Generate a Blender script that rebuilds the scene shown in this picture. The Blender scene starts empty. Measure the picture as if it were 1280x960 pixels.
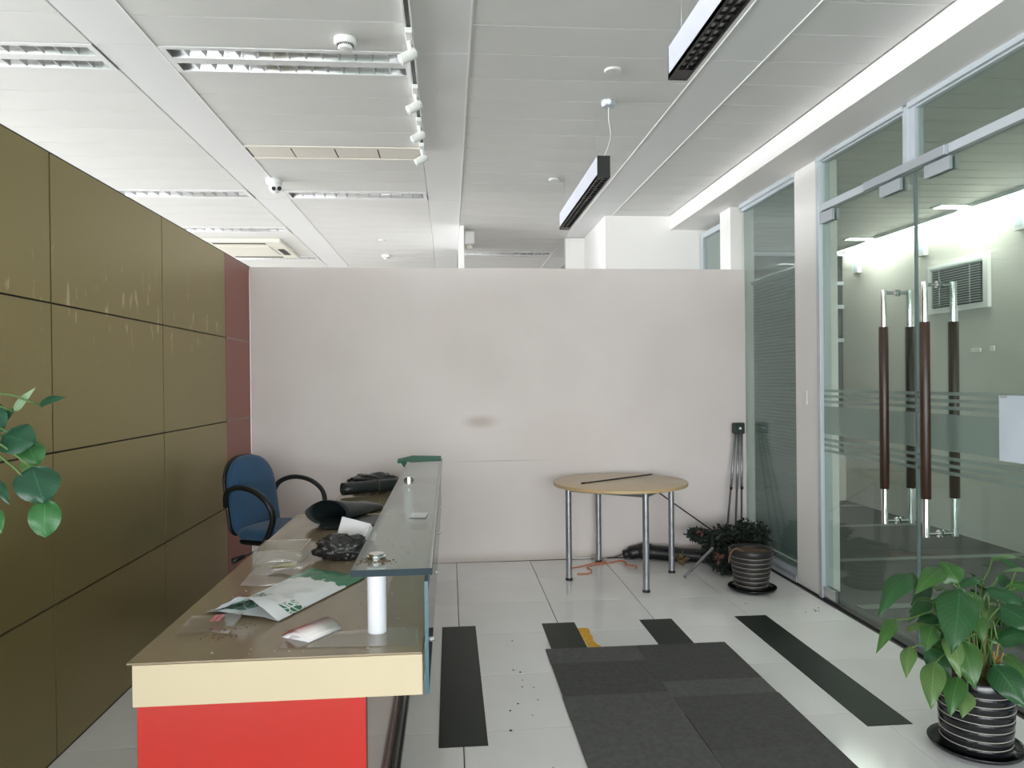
import bpy, bmesh, math, random
from mathutils import Vector, Matrix, noise

S = bpy.context.scene
COL = S.collection
RND = random.Random(7)

# ------------------------------------------------------------------ camera
CAM_H, F_PX, YAW, PITCH, ROLL = 1.4765, 937.0, 0.0833, -0.0044, -0.0105
cam_d = bpy.data.cameras.new('camera')
cam = bpy.data.objects.new('camera', cam_d)
COL.objects.link(cam)
fwd = Vector((math.sin(YAW)*math.cos(PITCH), math.cos(YAW)*math.cos(PITCH), math.sin(PITCH)))
right = Vector((math.cos(YAW), -math.sin(YAW), 0))
up = right.cross(fwd)
r_ = right*math.cos(ROLL) + up*math.sin(ROLL)
u_ = -right*math.sin(ROLL) + up*math.cos(ROLL)
cam.matrix_world = Matrix(((r_.x, u_.x, -fwd.x, 0), (r_.y, u_.y, -fwd.y, 0), (r_.z, u_.z, -fwd.z, CAM_H), (0, 0, 0, 1)))
cam_d.sensor_fit = 'HORIZONTAL'
cam_d.sensor_width = 36.0
cam_d.lens = F_PX/1280*36.0
cam_d.clip_start = 0.05
S.camera = cam

# ------------------------------------------------------------------ world, daylight, exposure
world = bpy.data.worlds.new('overcast_sky')
S.world = world
world.use_nodes = True
bg = world.node_tree.nodes['Background']
bg.inputs['Color'].default_value = (0.92, 0.965, 1.0, 1)
bg.inputs['Strength'].default_value = 12.2

S.view_settings.view_transform = 'Standard'
S.view_settings.look = 'None'
S.view_settings.exposure = 0.3
S.view_settings.gamma = 1.0
S.view_settings.use_curve_mapping = False

def portal(name, loc, rot, sx, sy):
    l = bpy.data.lights.new(name, 'AREA')
    l.shape = 'RECTANGLE'; l.size = sx; l.size_y = sy
    l.cycles.is_portal = True
    o = bpy.data.objects.new(name, l)
    o.location = loc; o.rotation_euler = rot
    COL.objects.link(o)
# the openings of the glazed street front behind the camera and of the window band on the far left
FRONT_Y = -8.0
LEFT_X = -9.0
FRONT_OPEN = (-4.2, 4.5, 0.05, 2.9)
LEFT_OPEN = (-7.5, 12.6, 0.7, 2.95)
portal('street_front_portal', ((FRONT_OPEN[0]+FRONT_OPEN[1])/2, FRONT_Y-0.05, (FRONT_OPEN[2]+FRONT_OPEN[3])/2), (math.radians(90), 0, 0), FRONT_OPEN[1]-FRONT_OPEN[0], FRONT_OPEN[3]-FRONT_OPEN[2])
portal('window_band_portal', (LEFT_X-0.05, (LEFT_OPEN[0]+LEFT_OPEN[1])/2, (LEFT_OPEN[2]+LEFT_OPEN[3])/2), (math.radians(90), 0, math.radians(-90)), LEFT_OPEN[1]-LEFT_OPEN[0], LEFT_OPEN[3]-LEFT_OPEN[2])

# ------------------------------------------------------------------ materials
def srgb(r, g, b):
    f = lambda c: (c/255/12.92) if c/255 <= 0.04045 else ((c/255+0.055)/1.055)**2.4
    return (f(r), f(g), f(b), 1)

def mat(name, col, rough=0.5, metal=0.0, noise_scale=None, noise_amt=0.0, bump=0.0, bump_scale=None, spec=0.5,
        rand=0.0, stretch=(1, 1, 1), trans=0.0, coat=0.0, sheen=0.0):
    m = bpy.data.materials.new(name); m.use_nodes = True
    nt = m.node_tree; N = nt.nodes; L = nt.links
    b = N['Principled BSDF']
    b.inputs['Base Color'].default_value = col
    b.inputs['Roughness'].default_value = rough
    b.inputs['Metallic'].default_value = metal
    b.inputs['Specular IOR Level'].default_value = spec
    b.inputs['Coat Weight'].default_value = coat
    b.inputs['Sheen Weight'].default_value = sheen
    b.inputs['Transmission Weight'].default_value = trans
    tc = N.new('ShaderNodeTexCoord')
    mp = N.new('ShaderNodeMapping'); mp.inputs['Scale'].default_value = stretch
    L.new(tc.outputs['Object'], mp.inputs['Vector'])
    src = None
    if noise_scale:
        n = N.new('ShaderNodeTexNoise'); n.inputs['Scale'].default_value = noise_scale; n.inputs['Detail'].default_value = 5
        L.new(mp.outputs['Vector'], n.inputs['Vector'])
        mr = N.new('ShaderNodeMapRange'); mr.inputs['From Min'].default_value = 0.3; mr.inputs['From Max'].default_value = 0.7
        mr.inputs['To Min'].default_value = 1-noise_amt; mr.inputs['To Max'].default_value = 1+noise_amt
        L.new(n.outputs['Fac'], mr.inputs['Value'])
        src = mr.outputs['Result']
    if rand:
        oi = N.new('ShaderNodeObjectInfo')
        mr2 = N.new('ShaderNodeMapRange'); mr2.inputs['To Min'].default_value = 1-rand; mr2.inputs['To Max'].default_value = 1+rand
        L.new(oi.outputs['Random'], mr2.inputs['Value'])
        if src:
            mu = N.new('ShaderNodeMath'); mu.operation = 'MULTIPLY'
            L.new(src, mu.inputs[0]); L.new(mr2.outputs['Result'], mu.inputs[1]); src = mu.outputs[0]
        else:
            src = mr2.outputs['Result']
    if src:
        vm = N.new('ShaderNodeVectorMath'); vm.operation = 'SCALE'
        vm.inputs[0].default_value = col[:3]
        L.new(src, vm.inputs['Scale']); L.new(vm.outputs['Vector'], b.inputs['Base Color'])
    if bump:
        n2 = N.new('ShaderNodeTexNoise'); n2.inputs['Scale'].default_value = bump_scale or 60; n2.inputs['Detail'].default_value = 4
        L.new(mp.outputs['Vector'], n2.inputs['Vector'])
        bp = N.new('ShaderNodeBump'); bp.inputs['Strength'].default_value = bump; bp.inputs['Distance'].default_value = 0.01
        L.new(n2.outputs['Fac'], bp.inputs['Height']); L.new(bp.outputs['Normal'], b.inputs['Normal'])
    return m

def glass(name, tint, haze=0.0, haze_col=(0.6, 0.65, 0.63, 1), f0=0.04, rough=0.0):
    """thin tinted pane: transparent + mirror by angle, optional diffuse haze"""
    m = bpy.data.materials.new(name); m.use_nodes = True
    nt = m.node_tree; N = nt.nodes; L = nt.links
    N.remove(N['Principled BSDF']); out = N['Material Output']
    tr = N.new('ShaderNodeBsdfTransparent'); tr.inputs['Color'].default_value = tint
    base = tr.outputs[0]
    if haze:
        df = N.new('ShaderNodeBsdfDiffuse'); df.inputs['Color'].default_value = haze_col
        tl = N.new('ShaderNodeBsdfTranslucent'); tl.inputs['Color'].default_value = haze_col
        md = N.new('ShaderNodeMixShader'); md.inputs['Fac'].default_value = 0.5
        L.new(df.outputs[0], md.inputs[1]); L.new(tl.outputs[0], md.inputs[2])
        mh = N.new('ShaderNodeMixShader'); mh.inputs['Fac'].default_value = haze
        L.new(base, mh.inputs[1]); L.new(md.outputs[0], mh.inputs[2]); base = mh.outputs[0]
    gl = N.new('ShaderNodeBsdfGlossy'); gl.inputs['Roughness'].default_value = rough
    lw = N.new('ShaderNodeLayerWeight'); lw.inputs['Blend'].default_value = 0.5
    pw = N.new('ShaderNodeMath'); pw.operation = 'POWER'; pw.inputs[1].default_value = 4.0
    L.new(lw.outputs['Facing'], pw.inputs[0])
    mr = N.new('ShaderNodeMapRange'); mr.inputs['To Min'].default_value = f0; mr.inputs['To Max'].default_value = 0.9
    L.new(pw.outputs[0], mr.inputs['Value'])
    mx = N.new('ShaderNodeMixShader')
    L.new(mr.outputs['Result'], mx.inputs['Fac']); L.new(base, mx.inputs[1]); L.new(gl.outputs[0], mx.inputs[2])
    L.new(mx.outputs[0], out.inputs['Surface'])
    return m

def emit(name, col, strength):
    m = bpy.data.materials.new(name); m.use_nodes = True
    nt = m.node_tree; b = nt.nodes['Principled BSDF']
    b.inputs['Base Color'].default_value = (0.9, 0.9, 0.9, 1)
    b.inputs['Emission Color'].default_value = col; b.inputs['Emission Strength'].default_value = strength
    return m

def mixnode(N, L, fac, a, b_):
    mx = N.new('ShaderNodeMix'); mx.data_type = 'RGBA'
    if hasattr(fac, 'is_output'): L.new(fac, mx.inputs['Factor'])
    else: mx.inputs['Factor'].default_value = fac
    for s, v in (('A', a), ('B', b_)):
        i = [k for k in mx.inputs if k.name == s and k.type == 'RGBA'][0]
        if hasattr(v, 'is_output'): L.new(v, i)
        else: i.default_value = v
    return [k for k in mx.outputs if k.type == 'RGBA'][0]

M = {}
M['wall'] = mat('white_wall_paint', srgb(232, 224, 218), 0.75, noise_scale=1.3, noise_amt=0.025)
M['white'] = mat('white_paint', srgb(244, 242, 239), 0.6)
M['ceil'] = mat('ceiling_metal', srgb(222, 222, 219), 0.42, noise_scale=1.2, noise_amt=0.035, rand=0.015)
M['strip'] = mat('ceiling_strip_metal', srgb(226, 227, 227), 0.35)
M['slab'] = mat('ceiling_slab', srgb(215, 215, 212), 0.7)
M['tile'] = mat('porcelain_tile', srgb(240, 239, 238), 0.10, noise_scale=2.2, noise_amt=0.03, rand=0.02)
M['grout'] = mat('grout', srgb(95, 95, 95), 0.8)
M['office_floor'] = mat('office_floor', srgb(168, 166, 162), 0.4)
M['dark_floor'] = mat('dark_office_floor', srgb(50, 56, 52), 0.6, noise_scale=30, noise_amt=0.06)
M['strip_green'] = mat('dark_green_stone', srgb(32, 40, 34), 0.4, spec=0.2, noise_scale=5, noise_amt=0.08)
M['carpet'] = mat('grey_carpet', srgb(98, 97, 96), 0.97, noise_scale=45, noise_amt=0.13, bump=0.5, bump_scale=420, rand=0.2, spec=0.1)
M['yellow'] = mat('yellow_tape', srgb(228, 170, 25), 0.5, noise_scale=30, noise_amt=0.15)
M['brown_red'] = mat('brown_red_laminate', srgb(150, 86, 74), 0.4)
M['putty'] = mat('grey_putty', srgb(165, 140, 135), 0.7)
M['alu'] = mat('brushed_aluminium', srgb(196, 203, 210), 0.38, metal=0.75)
M['alu_w'] = mat('pale_aluminium', srgb(205, 212, 218), 0.45, metal=0.25)
M['chrome'] = mat('chrome', (0.82, 0.84, 0.86, 1), 0.07, metal=1.0)
M['steel'] = mat('grey_steel_tube', srgb(150, 152, 156), 0.35, metal=0.7, noise_scale=25, noise_amt=0.12)
M['black'] = mat('black_plastic', srgb(22, 23, 24), 0.45)
M['black_metal'] = mat('black_metal', srgb(24, 25, 26), 0.35)
M['glossblack'] = mat('black_glaze', srgb(20, 21, 24), 0.17)
M['ringw'] = mat('pale_glaze_line', srgb(168, 162, 154), 0.5)
M['soil'] = mat('dry_soil', srgb(92, 72, 54), 0.95, noise_scale=40, noise_amt=0.3, bump=0.8, bump_scale=60)
M['red'] = mat('red_lacquer', srgb(182, 40, 31), 0.16, noise_scale=2, noise_amt=0.03)
M['cream'] = mat('cream_laminate', srgb(200, 185, 155), 0.35)
M['side'] = mat('brown_gloss_panel', srgb(178, 140, 132), 0.06, spec=0.8)
M['plinth'] = mat('dark_plinth', srgb(58, 58, 58), 0.3, metal=0.4)
M['desk'] = mat('brown_desktop', srgb(150, 134, 110), 0.09, noise_scale=7, noise_amt=0.1, stretch=(1, 0.4, 1))
M['postw'] = mat('satin_white_post', srgb(232, 233, 240), 0.28)
M['blue'] = mat('blue_fabric', srgb(44, 82, 116), 0.9, noise_scale=60, noise_amt=0.08, sheen=0.2)
M['wood_top'] = mat('beech_laminate', srgb(206, 184, 154), 0.35, noise_scale=5, noise_amt=0.04, stretch=(1, 6, 1))
M['wood_edge'] = mat('beech_edge', srgb(196, 168, 124), 0.4)
M['wood_grip'] = mat('walnut_grip', srgb(58, 38, 27), 0.35, noise_scale=6, noise_amt=0.35, stretch=(6, 6, 0.5))
M['smoke_w'] = mat('white_plastic', srgb(238, 238, 235), 0.4)
M['cream_pl'] = mat('cream_plastic', srgb(232, 228, 214), 0.45)
M['vent'] = mat('cream_vent', srgb(232, 226, 215), 0.5)
M['dark'] = mat('dark_gap', srgb(60, 56, 50), 0.8)
M['reflector'] = mat('louvre_reflector', (0.95, 0.96, 0.97, 1), 0.28, metal=0.8)
M['fin'] = mat('louvre_fin', (0.62, 0.63, 0.64, 1), 0.3, metal=0.4)
M['pend_side'] = mat('pendant_white', srgb(222, 225, 235), 0.35)
M['louvre_grey'] = mat('pendant_louvre_reflector', srgb(236, 236, 230), 0.4)
M['paper'] = mat('white_paper', srgb(236, 234, 236), 0.7)
M['bluepaper'] = mat('pale_blue_paper', srgb(214, 226, 236), 0.7)
M['orange'] = mat('orange_cable', srgb(196, 110, 60), 0.5)
M['binbag'] = mat('black_bin_bag', srgb(44, 43, 42), 0.3, spec=0.6, bump=0.5, bump_scale=30)
M['darkgreen_pl'] = mat('dark_green_black_plastic', srgb(33, 40, 41), 0.32, spec=0.5, bump=0.25, bump_scale=25)
M['green_cloth'] = mat('teal_green_card', srgb(62, 118, 100), 0.6)
M['sage'] = mat('foliage_dark', srgb(34, 46, 36), 0.7, noise_scale=20, noise_amt=0.4)
M['redbit'] = mat('red_white_scrap', srgb(126, 80, 74), 0.7, noise_scale=25, noise_amt=0.5)
M['tan'] = mat('tan_scrap', srgb(118, 98, 68), 0.8)
M['crumb'] = mat('brown_crumb', srgb(110, 84, 66), 0.9, rand=0.3)
M['soft_white'] = mat('whitish_crumb', srgb(158, 148, 132), 0.7)
M['blind'] = mat('blind_slat', srgb(196, 206, 204), 0.5)
M['blind_grey'] = mat('grey_blind_slat', srgb(176, 186, 182), 0.4)
M['office_wall'] = mat('office_wall_paint', srgb(206, 203, 194), 0.8)
M['panelled'] = None
M['frost'] = glass('frosted_film', (0.80, 0.86, 0.84, 1), haze=0.42, haze_col=(0.42, 0.50, 0.48, 1), f0=0.02)
M['glass'] = glass('green_glass', (0.825, 0.885, 0.855, 1), haze=0.015, haze_col=(0.5, 0.56, 0.53, 1), f0=0.03)
M['glass_milky'] = glass('milky_green_glass', (0.78, 0.85, 0.835, 1), haze=0.13, haze_col=(0.42, 0.50, 0.51, 1), f0=0.03)  # diffuse share gives this pane a milky look
M['glass_dark'] = glass('dark_office_glass', (0.35, 0.42, 0.42, 1), haze=0.05, f0=0.03)
M['glass_shelf'] = glass('shelf_glass', (0.85, 0.925, 0.895, 1), haze=0.08, haze_col=(0.60, 0.69, 0.65, 1), f0=0.05)
M['glass_clear'] = glass('clear_front_glass', (0.90, 0.945, 0.94, 1), haze=0.015, f0=0.03)
M['glass_edge'] = mat('dark_glass_edge', srgb(44, 58, 64), 0.5, spec=0.15)
M['glass_edge_b'] = mat('blue_glass_edge', srgb(56, 92, 104), 0.2)
M['glass_edge_c'] = mat('grey_seal', srgb(128, 146, 148), 0.3)
M['film'] = glass('clear_plastic_film', (0.93, 0.92, 0.90, 1), haze=0.28, haze_col=(0.72, 0.69, 0.63, 1), f0=0.06, rough=0.1)
M['acrylic'] = glass('clear_acrylic', (0.95, 0.95, 0.93, 1), haze=0.12, haze_col=(0.75, 0.72, 0.66, 1), f0=0.05)
M['leds'] = emit('lit_ceiling_panel', (1.0, 0.99, 0.95, 1), 40.0)
M['leds_soft'] = emit('lit_strip', (1.0, 0.99, 0.95, 1), 32.0)
M['lens'] = mat('dark_lens', srgb(18, 18, 22), 0.1)
M['pavement'] = mat('pavement', srgb(170, 168, 162), 0.9)

# olive wall panels with pale streaked dust marks
def olive():
    m = bpy.data.materials.new('olive_gold_laminate'); m.use_nodes = True
    nt = m.node_tree; N = nt.nodes; L = nt.links; b = N['Principled BSDF']
    b.inputs['Roughness'].default_value = 0.36; b.inputs['Metallic'].default_value = 0.6
    g = N.new('ShaderNodeNewGeometry')
    n = N.new('ShaderNodeTexNoise'); n.inputs['Scale'].default_value = 240; n.inputs['Detail'].default_value = 2
    L.new(g.outputs['Position'], n.inputs['Vector'])
    mp = N.new('ShaderNodeMapping'); mp.inputs['Scale'].default_value = (1, 26, 7)
    L.new(g.outputs['Position'], mp.inputs['Vector'])
    n2 = N.new('ShaderNodeTexNoise'); n2.inputs['Scale'].default_value = 1.0; n2.inputs['Detail'].default_value = 3
    L.new(mp.outputs['Vector'], n2.inputs['Vector'])
    mr = N.new('ShaderNodeMapRange'); mr.inputs['From Min'].default_value = 0.63; mr.inputs['From Max'].default_value = 0.70
    L.new(n2.outputs['Fac'], mr.inputs['Value'])
    # splash marks lie in a band of the wall between 1.6 and 2.15 m
    sx = N.new('ShaderNodeSeparateXYZ'); L.new(g.outputs['Position'], sx.inputs[0])
    band = N.new('ShaderNodeMapRange'); band.inputs['From Min'].default_value = 0.30; band.inputs['From Max'].default_value = 0.05
    sub = N.new('ShaderNodeMath'); sub.operation = 'SUBTRACT'; sub.inputs[1].default_value = 1.85
    L.new(sx.outputs['Z'], sub.inputs[0])
    ab = N.new('ShaderNodeMath'); ab.operation = 'ABSOLUTE'; L.new(sub.outputs[0], ab.inputs[0])
    L.new(ab.outputs[0], band.inputs['Value'])
    mu = N.new('ShaderNodeMath'); mu.operation = 'MULTIPLY'; L.new(mr.outputs[0], mu.inputs[0]); L.new(band.outputs[0], mu.inputs[1])
    mu2 = N.new('ShaderNodeMath'); mu2.operation = 'MULTIPLY'; mu2.inputs[1].default_value = 0.75; L.new(mu.outputs[0], mu2.inputs[0])
    mr3 = N.new('ShaderNodeMapRange'); mr3.inputs['From Min'].default_value = 0.35; mr3.inputs['From Max'].default_value = 0.65
    L.new(n.outputs['Fac'], mr3.inputs['Value'])
    c1 = mixnode(N, L, mr3.outputs[0], srgb(148, 134, 88), srgb(158, 144, 97))
    c2 = mixnode(N, L, mu2.outputs[0], c1, srgb(205, 190, 150))
    L.new(c2, b.inputs['Base Color'])
    return m
M['olive'] = olive()

# white plaster partition with faint smudges and a darker foot
def plaster():
    m = bpy.data.materials.new('marked_white_plaster'); m.use_nodes = True
    nt = m.node_tree; N = nt.nodes; L = nt.links; b = N['Principled BSDF']
    b.inputs['Roughness'].default_value = 0.8
    g = N.new('ShaderNodeNewGeometry')
    n = N.new('ShaderNodeTexNoise'); n.inputs['Scale'].default_value = 1.1; n.inputs['Detail'].default_value = 6
    L.new(g.outputs['Position'], n.inputs['Vector'])
    mr = N.new('ShaderNodeMapRange'); mr.inputs['From Min'].default_value = 0.35; mr.inputs['From Max'].default_value = 0.65
    L.new(n.outputs['Fac'], mr.inputs['Value'])
    col = mixnode(N, L, mr.outputs[0], srgb(224, 214, 210), srgb(231, 222, 219))
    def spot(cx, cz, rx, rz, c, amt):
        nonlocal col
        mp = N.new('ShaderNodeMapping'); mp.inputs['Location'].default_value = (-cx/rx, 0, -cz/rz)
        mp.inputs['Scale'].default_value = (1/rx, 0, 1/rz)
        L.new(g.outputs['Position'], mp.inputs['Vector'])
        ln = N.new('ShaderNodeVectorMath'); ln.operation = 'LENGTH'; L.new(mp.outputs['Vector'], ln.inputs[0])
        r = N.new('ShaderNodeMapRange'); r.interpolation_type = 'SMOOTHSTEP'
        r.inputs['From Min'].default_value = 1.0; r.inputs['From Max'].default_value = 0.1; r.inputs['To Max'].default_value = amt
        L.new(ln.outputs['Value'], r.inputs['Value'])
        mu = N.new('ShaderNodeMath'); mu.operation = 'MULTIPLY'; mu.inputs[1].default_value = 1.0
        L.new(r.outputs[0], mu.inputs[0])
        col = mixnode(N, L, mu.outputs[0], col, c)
    spot(0.25, 1.145, 0.20, 0.075, srgb(186, 168, 156), 0.6)
    spot(0.30, 1.62, 0.30, 0.42, srgb(200, 194, 189), 0.16)
    spot(0.05, 1.70, 0.16, 0.35, srgb(200, 194, 189), 0.16)
    spot(-0.9, 1.6, 0.35, 0.5, srgb(204, 197, 192), 0.16)
    spot(0.95, 1.6, 0.3, 0.4, srgb(204, 197, 192), 0.16)
    spot(1.8, 1.65, 0.35, 0.45, srgb(204, 197, 192), 0.16)
    spot(0.42, 0.822, 0.55, 0.006, srgb(180, 172, 166), 0.7)
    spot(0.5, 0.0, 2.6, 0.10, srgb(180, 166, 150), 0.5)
    L.new(col, b.inputs['Base Color'])
    return m
M['plaster'] = plaster()

# ------------------------------------------------------------------ mesh helpers (coordinates are given in the thing's frame offset by its origin)
ORG = {}
def org(parent):
    return ORG.get(parent, Vector((0, 0, 0))) if parent else Vector((0, 0, 0))

def mesh_obj(name, verts, faces, m, parent=None, smooth=False, mats=None, fmat=None):
    o0 = org(parent)
    me = bpy.data.meshes.new(name)
    me.from_pydata([Vector(v)-o0 for v in verts], [], faces)
    for k in (mats or [m]): me.materials.append(k)
    if fmat:
        for p, i in zip(me.polygons, fmat): p.material_index = i
    if smooth:
        for p in me.polygons: p.use_smooth = True
    me.update()
    o = bpy.data.objects.new(name, me)
    COL.objects.link(o)
    if parent:
        o.parent = parent
        ORG[o] = o0
    return o

def thing(name, label, cat, loc=(0, 0, 0), rotz=0.0, group=None, local=False):
    o = bpy.data.objects.new(name, None)
    o.empty_display_size = 0.1
    o.location = loc; o.rotation_euler = (0, 0, rotz)
    o['label'] = label; o['category'] = cat
    if group: o['group'] = group
    COL.objects.link(o)
    ORG[o] = Vector((0, 0, 0)) if local else Vector(loc)
    return o

def tag(o, label, cat, group=None):
    o['label'] = label; o['category'] = cat
    if group: o['group'] = group
    return o

def struct(o, label=None):
    o['kind'] = 'structure'
    if label: o['label'] = label
    return o

def box_vf(x0, x1, y0, y1, z0, z1, c=0.0):
    if c <= 0:
        v = [(x, y, z) for x in (x0, x1) for y in (y0, y1) for z in (z0, z1)]
        f = [(0, 1, 3, 2), (4, 6, 7, 5), (0, 4, 5, 1), (2, 3, 7, 6), (0, 2, 6, 4), (1, 5, 7, 3)]
        return v, f
    bm = bmesh.new()
    v, f = box_vf(x0, x1, y0, y1, z0, z1)
    vs = [bm.verts.new(p) for p in v]
    for q in f: bm.faces.new([vs[i] for i in q])
    bm.normal_update()
    bmesh.ops.bevel(bm, geom=bm.edges[:], offset=c, segments=2, affect='EDGES', profile=0.5)
    bm.verts.index_update()
    v = [tuple(p.co) for p in bm.verts]; f = [tuple(x.index for x in q.verts) for q in bm.faces]
    bm.free()
    return v, f

def box(name, x0, x1, y0, y1, z0, z1, m, parent=None, c=0.0):
    v, f = box_vf(x0, x1, y0, y1, z0, z1, c)
    return mesh_obj(name, v, f, m, parent)

def join_vf(parts):
    V, F = [], []
    for v, f in parts:
        k = len(V); V += list(v); F += [tuple(i+k for i in q) for q in f]
    return V, F

def lathe_vf(profile, n=32, c=(0, 0, 0), cap=True):
    V, F = [], []
    for r, z in profile:
        for i in range(n):
            a = 2*math.pi*i/n
            V.append((c[0]+r*math.cos(a), c[1]+r*math.sin(a), c[2]+z))
    for k in range(len(profile)-1):
        for i in range(n):
            j = (i+1) % n
            F.append((k*n+i, k*n+j, (k+1)*n+j, (k+1)*n+i))
    if cap:
        F.append(tuple(reversed(range(n))))
        F.append(tuple(range((len(profile)-1)*n, len(profile)*n)))
    return V, F

def tube_vf(path, r, n=10, cap=True, flat=1.0):
    P = [Vector(p) for p in path]
    R = r if isinstance(r, (list, tuple)) else [r]*len(P)
    V, F = [], []
    t0 = (P[1]-P[0]).normalized()
    ref = Vector((0, 0, 1)) if abs(t0.z) < 0.9 else Vector((1, 0, 0))
    u = t0.cross(ref).normalized()
    for i, p in enumerate(P):
        t = (P[min(i+1, len(P)-1)]-P[max(i-1, 0)]).normalized()
        u = (u - t*u.dot(t)).normalized()
        w = t.cross(u)
        for k in range(n):
            a = 2*math.pi*k/n
            V.append(p+u*math.cos(a)*R[i]+w*math.sin(a)*R[i]*flat)
    for i in range(len(P)-1):
        for k in range(n):
            j = (k+1) % n
            F.append((i*n+k, i*n+j, (i+1)*n+j, (i+1)*n+k))
    if cap:
        F.append(tuple(reversed(range(n)))); F.append(tuple(range((len(P)-1)*n, len(P)*n)))
    return [tuple(v) for v in V], F

def tube(name, path, r, m, parent=None, n=10, flat=1.0, smooth=True):
    v, f = tube_vf(path, r, n, True, flat)
    return mesh_obj(name, v, f, m, parent, smooth)

def smoothpath(pts, k=6):
    P = [Vector(p) for p in pts]; out = []
    for i in range(len(P)-1):
        a, b, c, d = P[max(i-1, 0)], P[i], P[i+1], P[min(i+2, len(P)-1)]
        for s in range(k):
            t = s/k
            out.append(0.5*((2*b)+(c-a)*t+(2*a-5*b+4*c-d)*t*t+(3*b-a-3*c+d)*t**3))
    out.append(P[-1])
    return out

def inst(src, loc, parent=None, name=None):
    o = src.copy()
    if name: o.name = name
    COL.objects.link(o)
    o.location = loc
    if parent: o.parent = parent
    return o

def autosmooth(o, ang=35):
    for p in o.data.polygons: p.use_smooth = True
    md = o.modifiers.new('wn', 'EDGE_SPLIT'); md.split_angle = math.radians(ang)

# ================================================================== STRUCTURE
XL, XR = -1.566, 2.50          # panelled wall face, glass line
H = 3.08                       # ceiling
ZT = 2.396                     # top of the low partitions
def back_y(x): return 6.1076+0.0181*x

# ---- floor of the lobby: grout bed with separate porcelain tiles
floor = struct(box('floor', LEFT_X, 5.2, FRONT_Y, 13.0, -0.2, -0.012, M['grout']), 'white polished tile floor of the lobby')
GX, GY, T, gap = 0.0416, 3.1586, 0.6, 0.0045
tile_src = None
def tile_mesh(w, d):
    v, f = box_vf(-w/2, w/2, -d/2, d/2, -0.010, 0.0)
    me = bpy.data.meshes.new('tile')
    c = 0.0012
    V = [(-w/2, -d/2, -0.010), (w/2, -d/2, -0.010), (w/2, d/2, -0.010), (-w/2, d/2, -0.010),
         (-w/2, -d/2, -c), (w/2, -d/2, -c), (w/2, d/2, -c), (-w/2, d/2, -c),
         (-w/2+c, -d/2+c, 0), (w/2-c, -d/2+c, 0), (w/2-c, d/2-c, 0), (-w/2+c, d/2-c, 0)]
    F = [(3, 2, 1, 0), (0, 1, 5, 4), (1, 2, 6, 5), (2, 3, 7, 6), (3, 0, 4, 7), (4, 5, 9, 8), (5, 6, 10, 9), (6, 7, 11, 10), (7, 4, 8, 11), (8, 9, 10, 11)]
    me.from_pydata(V, [], F); me.materials.append(M['tile'])
    return me
tm = {}
for i in range(-3, 5):
    for j in range(-12, 5):
        x0, x1 = GX+T*i, GX+T*(i+1); y0, y1 = GY+T*j, GY+T*(j+1)
        x0c, x1c = max(x0, XL), min(x1, XR-0.02)
        y1c = min(y1, 6.10)
        if x1c-x0c < 0.05 or y1c-y0 < 0.05: continue
        key = (round(x1c-x0c, 4), round(y1c-y0, 4))
        if key not in tm: tm[key] = tile_mesh(key[0]-gap, key[1]-gap)
        o = bpy.data.objects.new('tile', tm[key]); COL.objects.link(o)
        o.location = ((x0c+x1c)/2, (y0+y1c)/2, 0); o.parent = floor
# office floor beyond the low partitions, dark floor behind the glass, pavement outside
of = struct(box('floor_office', LEFT_X, XL-0.12, FRONT_Y, 13.0, -0.012, 0.0, M['office_floor']), 'pale floor of the office behind the panelled wall')
of2 = struct(box('floor_rear', XL-0.12, XR-0.03, 6.24, 13.0, -0.012, 0.0, M['office_floor']), 'pale floor behind the white partition')
of3 = struct(box('floor_glass_office', XR-0.02, 5.2, FRONT_Y, 13.0, -0.012, 0.0, M['dark_floor']), 'dark grey floor behind the glass doors')
for yy in (4.55, 5.75, 7.08, 8.2):  # pale bands across the dark floor
    box('pale_band', XR+0.10, 4.72, yy, yy+0.09, 0.0, 0.003, mat('pale_floor_band', srgb(112, 120, 114), 0.5) if yy == 4.55 else bpy.data.materials['pale_floor_band'], of3)
struct(box('pavement_ground', -30, 25, -25, FRONT_Y, -0.35, -0.2, M['pavement']), 'grey pavement outside the street front')

# ---- ceiling: slab, metal strips, trays
ceiling = struct(box('ceiling', LEFT_X, 5.2, FRONT_Y, 13.0, H+0.035, H+0.25, M['slab']), 'white metal strip ceiling of long trays')
MOD = 1.485
def strip_x(k): return (-1.655+MOD*k, -1.370+MOD*k)
def tray_mesh(name, w, d, m, c=0.007, h=0.03):
    V = [(-w/2, -d/2, h), (w/2, -d/2, h), (w/2, d/2, h), (-w/2, d/2, h),
         (-w/2, -d/2, c), (w/2, -d/2, c), (w/2, d/2, c), (-w/2, d/2, c),
         (-w/2+c, -d/2+c, 0), (w/2-c, -d/2+c, 0), (w/2-c, d/2-c, 0), (-w/2+c, d/2-c, 0)]
    F = [(0, 1, 2, 3), (4, 5, 1, 0), (5, 6, 2, 1), (6, 7, 3, 2), (7, 4, 0, 3), (8, 9, 5, 4), (9, 10, 6, 5), (10, 11, 7, 6), (11, 8, 4, 7), (11, 10, 9, 8)]
    me = bpy.data.meshes.new(name); me.from_pydata(V, [], F); me.materials.append(m)
    return me
bays = [(strip_x(k)[1], strip_x(k+1)[0]) for k in (-3, -2, -1, 0, 1)] + [(strip_x(2)[1], 2.17)]
CY0 = 3.38
holes = set()
def cell(y): return round((y-CY0)/0.3)
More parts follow.
